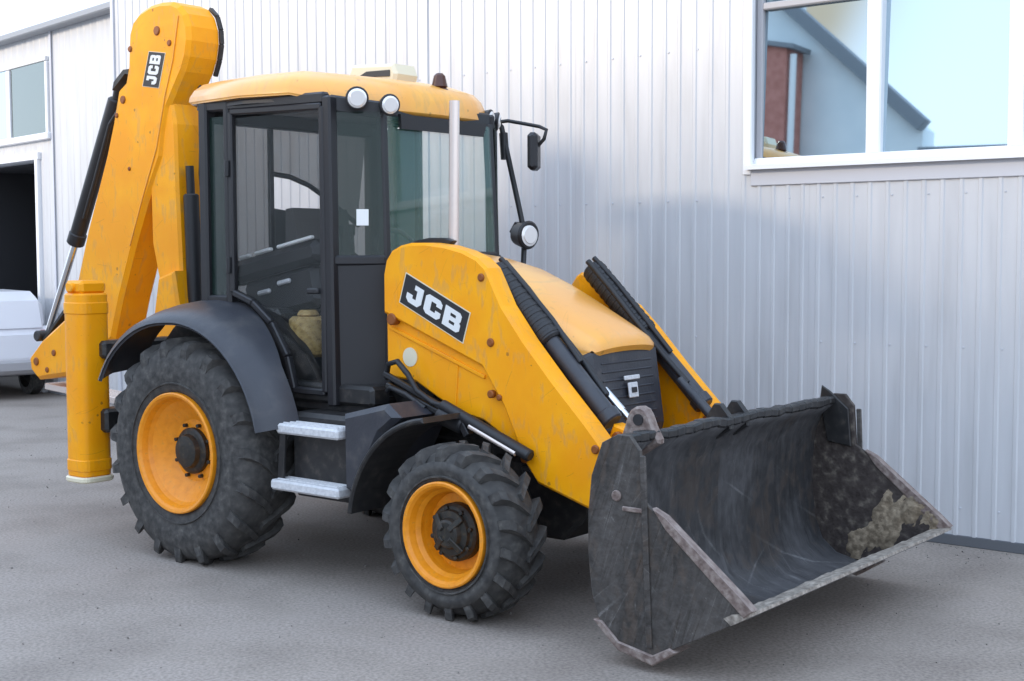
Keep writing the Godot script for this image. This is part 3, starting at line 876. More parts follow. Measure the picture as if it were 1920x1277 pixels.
func build_front(r: Node3D) -> void:
	# hood
	var h := MB.new()
	var secs := [[1.34, 1.935, 0.40, 0.06], [1.55, 1.905, 0.41, 0.06], [1.78, 1.85, 0.41, 0.07], [2.0, 1.765, 0.41, 0.09], [2.2, 1.672, 0.405, 0.11], [2.38, 1.585, 0.395, 0.12], [2.5, 1.525, 0.38, 0.115], [2.585, 1.478, 0.35, 0.085], [2.625, 1.440, 0.315, 0.05], [2.635, 1.405, 0.30, 0.02]]
	var rows := []
	for s in secs:
		var row := []
		for k in 17:
			var u := -1.0 + k / 8.0
			var z: float = sin(u * PI / 2) * s[2]
			row.append(p3(s[0] - 0.05 * pow(absf(u), 3.0) * clampf((s[0] - 2.2) / 0.3, 0.0, 1.0), s[1] - s[3] * (1.0 - pow(1.0 - pow(absf(z / s[2]), 3.0), 0.5)) - 0.02 * z * z / 0.16, z))
		rows.append(row)
	h.sheet(rows, func(m): return Vector3(0.5, 1, m.z))
	for k in [0, 16]:
		for i in rows.size() - 1:
			var a: Vector3 = rows[i][k]
			var b: Vector3 = rows[i + 1][k]
			h.face([a, b, b + p3(0, -0.05, 0), a + p3(0, -0.05, 0)], p3(0, 0, a.z))
	var fr: Array = rows[-1]
	for k in 16:
		h.face([fr[k], fr[k + 1], fr[k + 1] + p3(-0.02, -0.03, 0), fr[k] + p3(-0.02, -0.03, 0)], Vector3.RIGHT)
	obj("hood", h, M.sheen_yellow, r)
	var gl := MB.new()
	gl.prism([Vector2(1.9, 0.80), Vector2(2.62, 0.80), Vector2(2.66, 0.95), Vector2(2.60, 1.375), Vector2(2.5, 1.40), Vector2(2.3, 1.50), Vector2(1.9, 1.62)], -0.345, 0.345, 0.03)
	var gn: Node3D = obj("grille", gl, M.plastic, r)
	for k in 9:
		var y := 0.93 + k * 0.048
		var sl := MB.new()
		var x := 2.66 - (y - 0.95) * 0.06 / 0.425
		sl.box(p3(x + 0.001, y, 0), p3(0.010, 0.010, 0.50), 0.003)
		obj("slat", sl, M.plastic, gn)
	var em := MB.new()
	em.T = Transform3D(Basis(Vector3(0, 0, 1), 0.14), p3(2.642, 1.165, 0.0))
	em.box(p3(0.012, 0.06, 0), p3(0.012, 0.025, 0.15), 0.004)
	em.box(p3(0.012, -0.01, 0), p3(0.012, 0.085, 0.09), 0.006)
	obj("badge", em, M.alu, gn)
	var tri_ := MB.new()
	tri_.T = Transform3D(Basis(Vector3(0, 0, 1), 0.14), p3(2.642, 1.165, 0.0))
	tri_.box(p3(0.021, -0.01, 0), p3(0.006, 0.03, 0.05), 0.002)
	obj("badge_mark", tri_, M.hose, gn)
	for s in [1.0, -1.0]:
		var near: bool = s > 0
		# tower the arm swings on
		var tw := MB.new()
		tw.prism([Vector2(1.37, 1.66), Vector2(2.18, 1.40), Vector2(2.30, 1.10), Vector2(2.42, 0.84), Vector2(2.10, 1.005), Vector2(1.91, 1.04), Vector2(1.72, 1.13), Vector2(1.60, 1.19), Vector2(1.375, 1.21)], 0.42 if near else -0.645, 0.645 if near else -0.42, 0.012)
		var twn: Node3D = obj("loader_tower", tw, M.yellow, r)
		if near:
			var cr := MB.new()
			cr.bar(p3(1.92, 1.30, 0.647), p3(1.90, 1.06, 0.647), 0.012, 0.008, Vector3(0, 0, 1), 0.002)
			cr.bar(p3(1.40, 1.50, 0.647), p3(2.12, 1.245, 0.647), 0.022, 0.02, Vector3(0, 0, 1), 0.004)
			obj("pressed_rib", cr, M.yellow, twn)
			var sk := MB.new()
			sk.cyl(p3(1.56, 1.33, 0.644), p3(1.56, 1.33, 0.648), 0.055, -1.0, 20)
			obj("sticker_and_glint", sk, M.cream, twn)  # cream disc: a bright highlight on the tower painted as a spot
			var pn := MB.new()
			pn.cyl(p3(1.455, 1.545, 0.62), p3(1.455, 1.545, 0.695), 0.035, -1.0, 14, 0.006)
			obj("pivot_pin", pn, M.pin, twn)
		# loader arm
		var am := MB.new()
		var rear := [Vector2(1.385, 1.58), Vector2(1.385, 1.80), Vector2(1.405, 1.88), Vector2(1.45, 1.935), Vector2(1.52, 1.965), Vector2(1.60, 1.98), Vector2(1.72, 1.98), Vector2(1.86, 1.965), Vector2(1.99, 1.935), Vector2(2.09, 1.895), Vector2(2.16, 1.84), Vector2(2.21, 1.75)]
		if not near:
			rear = [Vector2(1.60, 1.40), Vector2(1.75, 1.62), Vector2(1.86, 1.775), Vector2(1.90, 1.80), Vector2(1.96, 1.79), Vector2(2.02, 1.72)]
		am.prism(rear + [Vector2(2.27, 1.64 if near else 1.60), Vector2(2.42, 1.456), Vector2(2.61, 1.254), Vector2(2.82, 1.046), Vector2(2.95, 0.907), Vector2(3.06, 0.76), Vector2(3.09, 0.64), Vector2(3.06, 0.56), Vector2(2.96, 0.545), Vector2(2.85, 0.60), Vector2(2.50, 0.705), Vector2(2.42, 0.80), Vector2(2.27, 1.10), Vector2(2.12, 1.305)],
			0.545 if near else -0.685, 0.685 if near else -0.545, 0.016)
		var an: Node3D = obj("loader_arm", am, M.yellow, r)
		var eg := MB.new()
		if near:
			eg.prism([Vector2(1.36, 1.60), Vector2(1.36, 1.82), Vector2(1.385, 1.91), Vector2(1.44, 1.965), Vector2(1.52, 1.995), Vector2(1.62, 2.01), Vector2(1.74, 2.008), Vector2(1.80, 1.99), Vector2(1.70, 1.9), Vector2(1.5, 1.7)], 0.50, 0.544, 0.006)
			obj("edge_guard", eg, M.black, an)
		if near:
			logo(an, p3(1.534, 1.650, 0.6855), p3(0.452, -0.206, 0), p3(0.047, 0.146, 0), p3(0, 0, 1))
		for q in [[2.125 if near else 1.93, 1.79 if near else 1.74, 0.028], [2.19, 1.44, 0.03], [2.19, 1.16, 0.028], [2.25, 1.145, 0.022], [2.42, 0.83, 0.03], [2.88, 0.92, 0.03], [2.99, 0.66, 0.04]]:
			var pn := MB.new()
			pn.cyl(p3(q[0], q[1], 0.66 * s), p3(q[0], q[1], 0.697 * s), q[2] * 0.8, -1.0, 14, 0.006)
			obj("pin", pn, M.pin, an)
		# lift ram: guard, barrel, rod
		var cz: float = 0.47 * s
		var gd := MB.new()
		gd.cyl(p3(2.04, 1.83, cz), p3(2.44, 1.44, cz), 0.072, -1.0, 18, 0.012)
		for k in 11:
			var f0 := 0.06 + k * 0.085
			var d := p3(0.40, -0.39, 0)
			gd.cyl(p3(2.04, 1.83, cz) + d * f0, p3(2.04, 1.83, cz) + d * (f0 + 0.05), 0.0755, -1.0, 18, 0.004)
		var gdn: Node3D = obj("tilt_ram", gd, M.hose, r)
		var br := MB.new()
		br.cyl(p3(2.40, 1.475, cz), p3(2.83, 1.045, cz), 0.052, -1.0, 18, 0.01)
		br.cyl(p3(2.79, 1.085, cz), p3(2.84, 1.035, cz), 0.062, -1.0, 18, 0.008)
		obj("barrel", br, M.plastic, gdn)
		var rd := MB.new()
		rd.cyl(p3(2.80, 1.12, cz - 0.09 * s), p3(2.97, 0.965, cz - 0.09 * s), 0.019 if near else 0.03, -1.0, 14)
		rd.cyl(p3(2.72, 1.19, cz - 0.09 * s), p3(2.84, 1.085, cz - 0.09 * s), 0.024, -1.0, 14)
		obj("rod", rd, M.chrome if near else M.plastic, gdn)
		var hs := MB.new()
		hs.tube([p3(2.06, 1.87, cz - 0.07 * s), p3(2.22, 1.72, cz - 0.075 * s), p3(2.40, 1.53, cz - 0.075 * s), p3(2.60, 1.33, cz - 0.08 * s), p3(2.76, 1.17, cz - 0.06 * s)], 0.018, 8)
		hs.tube([p3(2.07, 1.89, cz - 0.02 * s), p3(2.24, 1.74, cz - 0.02 * s), p3(2.42, 1.56, cz - 0.03 * s), p3(2.62, 1.34, cz - 0.02 * s)], 0.016, 8)
		obj("hose", hs, M.hose, gdn)
		# tilt lever at the arm tip
		var lv := MB.new()
		lv.prism([Vector2(2.80, 0.90), Vector2(2.86, 1.03), Vector2(2.97, 1.00), Vector2(3.09, 0.90), Vector2(3.10, 0.78), Vector2(2.95, 0.76)], 0.40 if near else -0.50, 0.50 if near else -0.40, 0.01)
		var ln: Node3D = obj("tilt_lever", lv, M.yellow, r)
		var lp := MB.new()
		lp.cyl(p3(2.90, 0.965, 0.38 * s), p3(2.90, 0.965, 0.53 * s), 0.03, -1.0, 14, 0.006)
		obj("pin", lp, M.pin, ln)
		# parallel lift links under the arm
		for k in 2:
			var lk := MB.new()
			var dy := -0.05 * k
			lk.bar(p3(1.42 + 0.02 * k, 1.235 + dy * 1.3, 0.715 * s), p3(2.02, 1.01 + dy * 0.6, 0.715 * s), 0.03, 0.032, Vector3.UP, 0.006)
			obj("lift_ram", lk, M.hose if k == 0 else M.black, r)
		var l2 := MB.new()
		l2.cyl(p3(1.88, 1.085, 0.735 * s), p3(2.50, 0.855, 0.735 * s), 0.034, -1.0, 14, 0.008)
		l2.cyl(p3(1.86, 1.03, 0.735 * s), p3(2.04, 0.98, 0.735 * s), 0.05, -1.0, 12, 0.01)
		l2.bar(p3(2.02, 1.02, 0.74 * s), p3(2.08, 0.93, 0.74 * s), 0.05, 0.04)
		obj("lift_ram", l2, M.hose, r)
		var l3 := MB.new()
		l3.cyl(p3(2.10, 0.985, 0.762 * s), p3(2.42, 0.866, 0.762 * s), 0.014, -1.0, 10)
		obj("steel_pipe", l3, M.pipe, r)
	# hose loop by the tower
	var hp := MB.new()
	hp.tube([p3(1.42, 1.20, 0.70), p3(1.46, 1.29, 0.72), p3(1.54, 1.31, 0.73), p3(1.62, 1.24, 0.73), p3(1.68, 1.15, 0.72), p3(1.80, 1.09, 0.72), p3(1.92, 1.07, 0.71)], 0.017, 8)
	hp.tube([p3(1.43, 1.13, 0.70), p3(1.50, 1.16, 0.745), p3(1.62, 1.13, 0.75), p3(1.76, 1.06, 0.74)], 0.015, 8)
	obj("hose", hp, M.hose, r)
	var ct := MB.new()
	ct.cyl(p3(2.72, 0.80, -0.55), p3(2.72, 0.80, 0.55), 0.075, -1.0, 18)
	obj("cross_tube", ct, M.yellow, r)

func build_bucket(r: Node3D) -> void:
	var bn := Node3D.new()
	put("front_bucket", bn, r, "worn dark steel bucket with pale cutting edge and dried soil")
	var sh := MB.new()
	var outer := [Vector2(3.32, 1.045), Vector2(3.235, 0.98), Vector2(3.185, 0.86), Vector2(3.17, 0.70), Vector2(3.17, 0.50), Vector2(3.19, 0.32), Vector2(3.24, 0.195), Vector2(3.34, 0.11), Vector2(3.53, 0.075), Vector2(4.0, 0.325)]
	var inner := [Vector2(3.985, 0.345), Vector2(3.52, 0.10), Vector2(3.36, 0.137), Vector2(3.27, 0.21), Vector2(3.222, 0.33), Vector2(3.20, 0.50), Vector2(3.20, 0.69), Vector2(3.213, 0.85), Vector2(3.258, 0.955), Vector2(3.335, 1.022)]
	var per := 0.0
	var loop: Array = outer + inner
	for i in loop.size():
		per += loop[i].distance_to(loop[(i + 1) % loop.size()])
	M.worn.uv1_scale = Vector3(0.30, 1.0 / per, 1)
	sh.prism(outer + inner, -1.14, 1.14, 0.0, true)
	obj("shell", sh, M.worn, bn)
	var rim := MB.new()
	var rr := RandomNumberGenerator.new()
	rr.seed = 33
	var last := p3(3.315, 1.045, -1.13)
	for k in 28:
		var nx := p3(3.315 + rr.randf_range(-0.004, 0.004), 1.045 + rr.randf_range(-0.009, 0.008), -1.13 + 2.26 * (k + 1) / 28.0)
		rim.bar(last, nx + p3(0, 0, 0.004), 0.066 + rr.randf_range(-0.006, 0.004), 0.05 + rr.randf_range(-0.006, 0.004), Vector3.UP, 0.010)
		last = nx
	obj("top_rim", rim, M.black, bn)
	var prof := [Vector2(3.185, 0.88), Vector2(3.245, 1.04), Vector2(3.33, 1.085), Vector2(3.40, 1.085), Vector2(3.455, 1.02), Vector2(3.472, 0.79), Vector2(3.54, 0.744), Vector2(4.02, 0.365), Vector2(4.0, 0.325), Vector2(3.53, 0.072), Vector2(3.34, 0.105), Vector2(3.235, 0.19), Vector2(3.186, 0.32), Vector2(3.166, 0.50), Vector2(3.166, 0.70)]
	for s in [1.0, -1.0]:
		var sp := MB.new()
		sp.prism(prof, 1.13 if s > 0 else -1.155, 1.155 if s > 0 else -1.13, 0.004)
		var sn: Node3D = obj("side_plate", sp, M.plate if s > 0 else M.brown, bn, "dark scuffed near side plate" if s > 0 else "brown rusty far side plate")
		var z0 := 1.158 if s > 0 else -1.176
		# vertical wear strip, side cutter, boss
		var ws := MB.new()
		ws.bar(p3(3.475, 1.0, 1.160 * s), p3(3.515, 0.115, 1.160 * s), 0.03, 0.016, Vector3(0, 0, 1), 0.005)
		obj("wear_strip", ws, M.plate, sn)
		var cu := MB.new()
		cu.slab([p3(3.53, 0.765, 1.145 * s), p3(3.60, 0.672, 1.145 * s), p3(4.0, 0.335, 1.145 * s), p3(4.05, 0.375, 1.145 * s), p3(3.98, 0.435, 1.145 * s), p3(3.60, 0.735, 1.145 * s)], 0.046, 0.006)
		obj("side_cutter", cu, M.cutter, sn)
		var bs := MB.new()
		bs.cyl(p3(3.33, 0.80, 1.15 * s), p3(3.33, 0.80, 1.165 * s), 0.026, -1.0, 16, 0.004)
		bs.box(p3(3.42, 0.745, 1.160 * s), p3(0.11, 0.022, 0.014), 0.004)
		obj("boss", bs, M.cutter, sn)
		var sk := MB.new()
		sk.prism([Vector2(3.20, 0.20), Vector2(3.30, 0.105), Vector2(3.34, 0.075), Vector2(3.53, 0.035), Vector2(3.66, 0.12), Vector2(3.62, 0.135), Vector2(3.53, 0.085), Vector2(3.345, 0.118), Vector2(3.25, 0.20)], 1.03 if s > 0 else -1.165, 1.165 if s > 0 else -1.03, 0.006)
		obj("heel_strip", sk, M.cutter, sn)
	# hinge lug and tabs along the top rim
	var lg := MB.new()
	lg.prism([Vector2(3.10, 0.90), Vector2(3.17, 1.08), Vector2(3.185, 1.13), Vector2(3.205, 1.162), Vector2(3.235, 1.18), Vector2(3.265, 1.183), Vector2(3.295, 1.17), Vector2(3.315, 1.14), Vector2(3.335, 1.09), Vector2(3.37, 1.03), Vector2(3.37, 1.01), Vector2(3.19, 0.90)], 0.80, 0.86, 0.012)
	var lgn: Node3D = obj("hinge_lug", lg, M.cutter, bn)
	var lh := MB.new()
	lh.cyl(p3(3.255, 1.118, 0.79), p3(3.255, 1.118, 0.868), 0.028, -1.0, 14)
	obj("pin", lh, M.hose, lgn)
	for z in [0.10, -0.08]:
		var tb := MB.new()
		tb.prism([Vector2(3.15, 0.90), Vector2(3.20, 1.07), Vector2(3.24, 1.13), Vector2(3.28, 1.13), Vector2(3.34, 1.06), Vector2(3.34, 1.0), Vector2(3.19, 0.90)], z - 0.02, z + 0.02, 0.006)
		obj("rim_tab", tb, M.black, bn)
	# reinforcing plate and upright on the far inner side
	var up := MB.new()
	up.slab([p3(3.25, 1.05, -1.118), p3(3.26, 1.13, -1.118), p3(3.31, 1.10, -1.118), p3(3.43, 1.0, -1.118), p3(3.45, 0.78, -1.118), p3(3.30, 0.80, -1.118)], 0.02, 0.004)
	obj("corner_gusset", up, M.black, bn)
	# soil dried on the far side plate and in the corner of the floor
	var sn2 := FastNoiseLite.new()
	sn2.seed = 9
	sn2.frequency = 7.0
	var hgt := func(x: float, y: float) -> float:
		# thickest along the floor and towards the tip
		var fl := 0.10 + (x - 3.53) * 0.53 if x > 3.53 else 0.10
		var band := clampf(1.0 - absf(y - fl - 0.10 - 0.10 * clampf((x - 3.5) / 0.3, 0.0, 1.0)) / 0.26, 0.0, 1.0)
		var lng := clampf((x - 3.36) / 0.3, 0.0, 1.0) * clampf((4.03 - x) / 0.06, 0.0, 1.0)
		var nz := sn2.get_noise_2d(x * 0.6, y * 0.6 - x * 0.4) + 0.16 * sn2.get_noise_2d(x * 3.5, y * 3.5)
		return (band * lng * 0.9 + nz * 0.7 - 0.40) * 0.05
	var so := MB.new()
	var st := 0.0125
	for i in 56:
		for k in 46:
			var x := 3.34 + i * st
			var y := 0.10 + k * st
			if (y - 0.365) > 0.78 * (4.02 - x) or y < (0.11 + maxf(0.0, x - 3.53) * 0.53):
				continue
			var hs := [hgt.call(x, y), hgt.call(x + st, y), hgt.call(x + st, y + st), hgt.call(x, y + st)]
			if hs[0] < -0.002 and hs[1] < -0.002 and hs[2] < -0.002 and hs[3] < -0.002:
				continue
			var q := [p3(x, y, -1.131 + minf(hs[0], 0.035)), p3(x + st, y, -1.131 + minf(hs[1], 0.035)), p3(x + st, y + st, -1.131 + minf(hs[2], 0.035)), p3(x, y + st, -1.131 + minf(hs[3], 0.035))]
			so.face(q, p3(0, 0, 1), 7)
	obj("dried_soil", so, M.mud, bn, "crust of tan dried soil on the inner far side")
	# cutting edge in welded lengths
	var rng := RandomNumberGenerator.new()
	rng.seed = 7
	var x0 := 3.93
	var y0 := 0.302
	var ce := MB.new()
	var prev := []
	for k in 41:
		var z := lerpf(-1.16, 1.16, k / 40.0)
		var j := rng.randf_range(-0.010, 0.010)
		var d := p3(0.877, 0.48, 0)
		var nn := p3(-0.48, 0.877, 0)
		var a := p3(x0, y0, z)
		var ring := [a - nn * 0.012, a + d * (0.125 + j * 0.6) - nn * 0.010, a + d * (0.128 + j * 0.6) + nn * 0.004, a + d * (0.03 + j) + nn * (0.034 + j * 0.5), a + nn * 0.030 - d * 0.02]
		if prev.size():
			for c in 5:
				var m := (c + 1) % 5
				var q := [prev[c], prev[m], ring[m], ring[c]]
				ce.face(q, (q[0] + q[1] + q[2] + q[3]) / 4.0 - (a + d * 0.06 + p3(0, 0, -0.03)))
		else:
			ce.face(ring, p3(0, 0, -1))
		prev = ring
	ce.face(prev, p3(0, 0, 1))
	obj("cutting_edge", ce, M.edge, bn)

func build_rear(r: Node3D) -> void:
	# rear frame, kingpost, boom, dipper and stabilisers
	var f := MB.new()
	f.box(p3(-1.02, 0.80, 0), p3(0.16, 0.16, 1.9), 0.02)
	f.box(p3(-1.02, 1.28, 0), p3(0.14, 0.12, 1.9), 0.02)
	f.box(p3(-1.02, 1.04, 0.5), p3(0.10, 0.4, 0.12), 0.02)
	f.box(p3(-1.02, 1.04, -0.5), p3(0.10, 0.4, 0.12), 0.02)
	f.box(p3(-0.80, 0.85, 0), p3(0.5, 0.2, 0.6), 0.02)
	obj("rear_frame", f, M.black, r)
	var kp := MB.new()
	kp.prism([Vector2(-1.02, 0.70), Vector2(-1.34, 0.74), Vector2(-1.38, 1.3), Vector2(-1.28, 1.75), Vector2(-1.10, 1.80), Vector2(-1.02, 1.4)], -0.12, 0.26, 0.02)
	kp.cyl(p3(-1.2, 0.66, 0.07), p3(-1.2, 1.36, 0.07), 0.12, -1.0, 18, 0.02)
	obj("kingpost", kp, M.yellow, r)
	var zc := 0.06
	var bm := MB.new()
	bm.prism([Vector2(-1.34, 1.62), Vector2(-1.16, 1.55), Vector2(-1.10, 1.75), Vector2(-1.13, 2.4), Vector2(-1.14, 2.85), Vector2(-1.20, 3.10), Vector2(-1.18, 3.35), Vector2(-1.25, 3.45), Vector2(-1.40, 3.2), Vector2(-1.45, 2.6), Vector2(-1.44, 2.0)], zc - 0.125, zc + 0.125, 0.02)
	obj("boom", bm, M.yellow, r)
	var br := MB.new()
	br.cyl(p3(-1.04, 1.55, zc + 0.05), p3(-1.07, 2.35, zc + 0.05), 0.055, -1.0, 16, 0.01)
	br.cyl(p3(-1.07, 2.33, zc + 0.05), p3(-1.08, 2.55, zc + 0.05), 0.03, -1.0, 14)
	obj("boom_ram", br, M.hose, r)
	var bhs := MB.new()
	bhs.tube([p3(-1.05, 1.5, zc - 0.08), p3(-1.02, 2.0, zc - 0.08), p3(-1.06, 2.5, zc - 0.08), p3(-1.05, 2.95, zc - 0.08), p3(-1.1, 3.2, zc - 0.1)], 0.017, 8)
	bhs.tube([p3(-1.05, 1.5, zc - 0.03), p3(-1.03, 2.0, zc - 0.04), p3(-1.07, 2.5, zc - 0.04), p3(-1.06, 2.95, zc - 0.05), p3(-1.1, 3.2, zc - 0.06)], 0.015, 8)
	obj("boom_hose", bhs, M.hose, r)
	# dipper
	var dp := MB.new()
	var pr := [Vector2(-1.655, 3.42), Vector2(-1.645, 3.53), Vector2(-1.60, 3.62), Vector2(-1.52, 3.675), Vector2(-1.40, 3.71), Vector2(-1.27, 3.72), Vector2(-1.14, 3.71), Vector2(-1.05, 3.675), Vector2(-0.985, 3.61), Vector2(-0.95, 3.52), Vector2(-0.945, 3.42), Vector2(-0.97, 3.31), Vector2(-1.02, 3.21), Vector2(-1.11, 3.09), Vector2(-1.20, 2.96), Vector2(-1.25, 2.80), Vector2(-1.285, 2.62), Vector2(-1.476, 2.298), Vector2(-1.649, 1.947), Vector2(-1.807, 1.588), Vector2(-1.92, 1.28), Vector2(-2.24, 1.05), Vector2(-2.52, 0.97), Vector2(-2.95, 0.91), Vector2(-3.05, 0.98), Vector2(-3.07, 1.09), Vector2(-2.90, 1.225), Vector2(-2.478, 1.46), Vector2(-2.217, 2.113), Vector2(-1.955, 2.669), Vector2(-1.865, 2.90), Vector2(-1.79, 3.14), Vector2(-1.70, 3.19), Vector2(-1.665, 3.30)]
	dp.prism(pr, -0.09, 0.205, 0.03)
	var dn: Node3D = obj("dipper", dp, M.yellow, r)
	logo(dn, p3(-1.30, 3.118, 0.2055), p3(0.080, 0.232, 0), p3(-0.165, 0.025, 0), p3(0, 0, 1))
	var sm := MB.new()
	var ps := [p3(-1.05, 3.60, 0.208), p3(-1.12, 3.30, 0.208), p3(-1.22, 3.05, 0.208), p3(-1.33, 2.68, 0.208), p3(-1.50, 2.34, 0.208), p3(-1.67, 1.98, 0.208)]
	for i in ps.size() - 1:
		sm.bar(ps[i], ps[i + 1], 0.006, 0.012, Vector3(0, 0, 1), 0.002)
	obj("bright_edge_line", sm, M.sheen_yellow, dn)  # paler strip drawing the bright line along this edge into the colour
	for q in [[-1.30, 3.52, 0.045], [-1.62, 3.42, 0.03], [-1.72, 3.06, 0.04], [-1.16, 3.42, 0.03], [-1.80, 2.95, 0.025], [-1.66, 2.55, 0.02], [-2.95, 1.06, 0.045], [-2.70, 1.14, 0.035], [-2.40, 1.20, 0.03], [-2.80, 1.0, 0.03]]:
		var pn := MB.new()
		pn.cyl(p3(q[0], q[1], 0.19), p3(q[0], q[1], 0.216), q[2] * 0.75, -1.0, 14, 0.006)
		obj("pin", pn, M.pin, dn)
	var cap := MB.new()
	var arc := [p3(-1.05, 3.685, -0.08), p3(-0.975, 3.62, -0.08), p3(-0.938, 3.52, -0.08), p3(-0.933, 3.42, -0.08), p3(-0.958, 3.31, -0.08), p3(-1.01, 3.20, -0.08)]
	for i in arc.size() - 1:
		cap.bar(arc[i], arc[i + 1], 0.024, 0.035, Vector3(0, 0, 1), 0.004)
	obj("edge_guard", cap, M.black, dn)
	var tp := MB.new()
	tp.slab([p3(-1.84, 3.20, 0.05), p3(-1.86, 3.14, 0.05), p3(-1.70, 3.25, 0.05), p3(-1.66, 3.24, 0.05), p3(-1.66, 3.28, 0.05), p3(-1.72, 3.28, 0.05)], 0.30)
	obj("ram_clevis", tp, M.black, dn)
	var rm := MB.new()
	rm.cyl(p3(-2.02, 3.10, 0.05), p3(-2.60, 2.02, 0.05), 0.062, -1.0, 18, 0.012)
	rm.cyl(p3(-2.56, 2.09, 0.05), p3(-2.61, 2.0, 0.05), 0.07, -1.0, 18, 0.01)
	rm.tube([p3(-1.80, 3.18, 0.05), p3(-1.92, 3.22, 0.05), p3(-2.0, 3.16, 0.05), p3(-2.03, 3.05, 0.05)], 0.035, 10)
	rm.tube([p3(-1.86, 3.02, 0.13), p3(-2.0, 2.9, 0.13), p3(-2.2, 2.5, 0.13), p3(-2.36, 2.2, 0.13)], 0.016, 8)
	var rmn: Node3D = obj("dipper_ram", rm, M.hose, r)
	var rr := MB.new()
	rr.cyl(p3(-2.58, 2.05, 0.05), p3(-3.02, 1.28, 0.05), 0.028, -1.0, 14)
	obj("rod", rr, M.chrome, rmn)
	var lk := MB.new()
	lk.bar(p3(-2.48, 1.62, 0.05), p3(-2.98, 1.22, 0.05), 0.16, 0.03)
	lk.cyl(p3(-3.02, 1.26, -0.06), p3(-3.02, 1.26, 0.16), 0.045, -1.0, 14, 0.008)
	obj("tipping_link", lk, M.black, dn)
	var fb := MB.new()
	fb.bar(p3(-2.9, 0.86, 0.05), p3(-1.9, 0.80, 0.05), 0.24, 0.05)
	obj("lower_brace", fb, M.pipe, dn)
	# stabilisers
	for s in [1.0, -1.0]:
		var sb := MB.new()
		sb.T = Transform3D(Basis(Vector3(1, 0, 0), Vector3(0, 0, 1), Vector3(0, -1, 0)), p3(-1.12, 0, 0.965 * s))
		# rounded square sleeve along y
		var oct := []
		for k in 24:
			var a := TAU * (k + 0.5) / 24
			var cx := signf(cos(a)) * pow(absf(cos(a)), 0.5)
			var cy := signf(sin(a)) * pow(absf(sin(a)), 0.5)
			oct.append(Vector2(cx * 0.118, cy * 0.118))
		var T1 := sb.T
		sb.T = Transform3D(Basis(Vector3(1, 0, 0), Vector3(0, 0, -1), Vector3(0, 1, 0)), p3(-1.12, 0, 0.965 * s))
		sb.prism(oct, 0.42, 1.66, 0.012, true)
		var sn: Node3D = obj("stabiliser_leg", sb, M.yellow, r)
		var pad := MB.new()
		pad.T = Transform3D(Basis(Vector3(1, 0, 0), Vector3(0, 0, -1), Vector3(0, 1, 0)), p3(-1.12, 0, 0.965 * s))
		var big := []
		for q in oct:
			big.append(q * 1.12)
		pad.prism(big, 0.385, 0.425, 0.01)
		obj("foot_pad", pad, M.cream, sn)
		var co := MB.new()
		co.T = pad.T
		var mid := []
		for q in oct:
			mid.append(q * 1.045)
		co.prism(mid, 0.46, 0.54, 0.006)
		obj("collar", co, M.yellow, sn)
		var co2 := MB.new()
		co2.T = pad.T
		co2.prism(mid, 1.52, 1.60, 0.006)
		obj("collar", co2, M.yellow, sn)
		var top := MB.new()
		top.box(p3(-1.12, 1.70, 0.965 * s), p3(0.20, 0.09, 0.20), 0.02)
		top.cyl(p3(-1.12, 1.70, 0.965 * s), p3(-1.12, 1.70, 1.09 * s), 0.03, -1.0, 12, 0.005)
		obj("top_clamp", top, M.yellow, sn)

# ---------------------------------------------------------------- buildings
func ribbed(mb: MB, x0: float, x1: float, y0: float, y1: float, z: float, pitch := 0.125) -> void:
	# trapezoid ribs standing proud of the sheet; every sheet starts and ends in the flat
	var n := int(round((x1 - x0) / pitch))
	var p := (x1 - x0) / n
	var pts := [Vector2(x0, z)]
	for k in n:
		var a := x0 + p * k
		pts.append_array([Vector2(a + p * 0.40, z), Vector2(a + p * 0.47, z + 0.007), Vector2(a + p * 0.63, z + 0.007), Vector2(a + p * 0.70, z)])
	pts.append(Vector2(x1, z))
	for i in pts.size() - 1:
		var a: Vector2 = pts[i]
		var b: Vector2 = pts[i + 1]
		mb.face([p3(a.x, y0, a.y), p3(b.x, y0, b.y), p3(b.x, y1, b.y), p3(a.x, y1, a.y)], p3(a.y - b.y, 0, b.x - a.x))

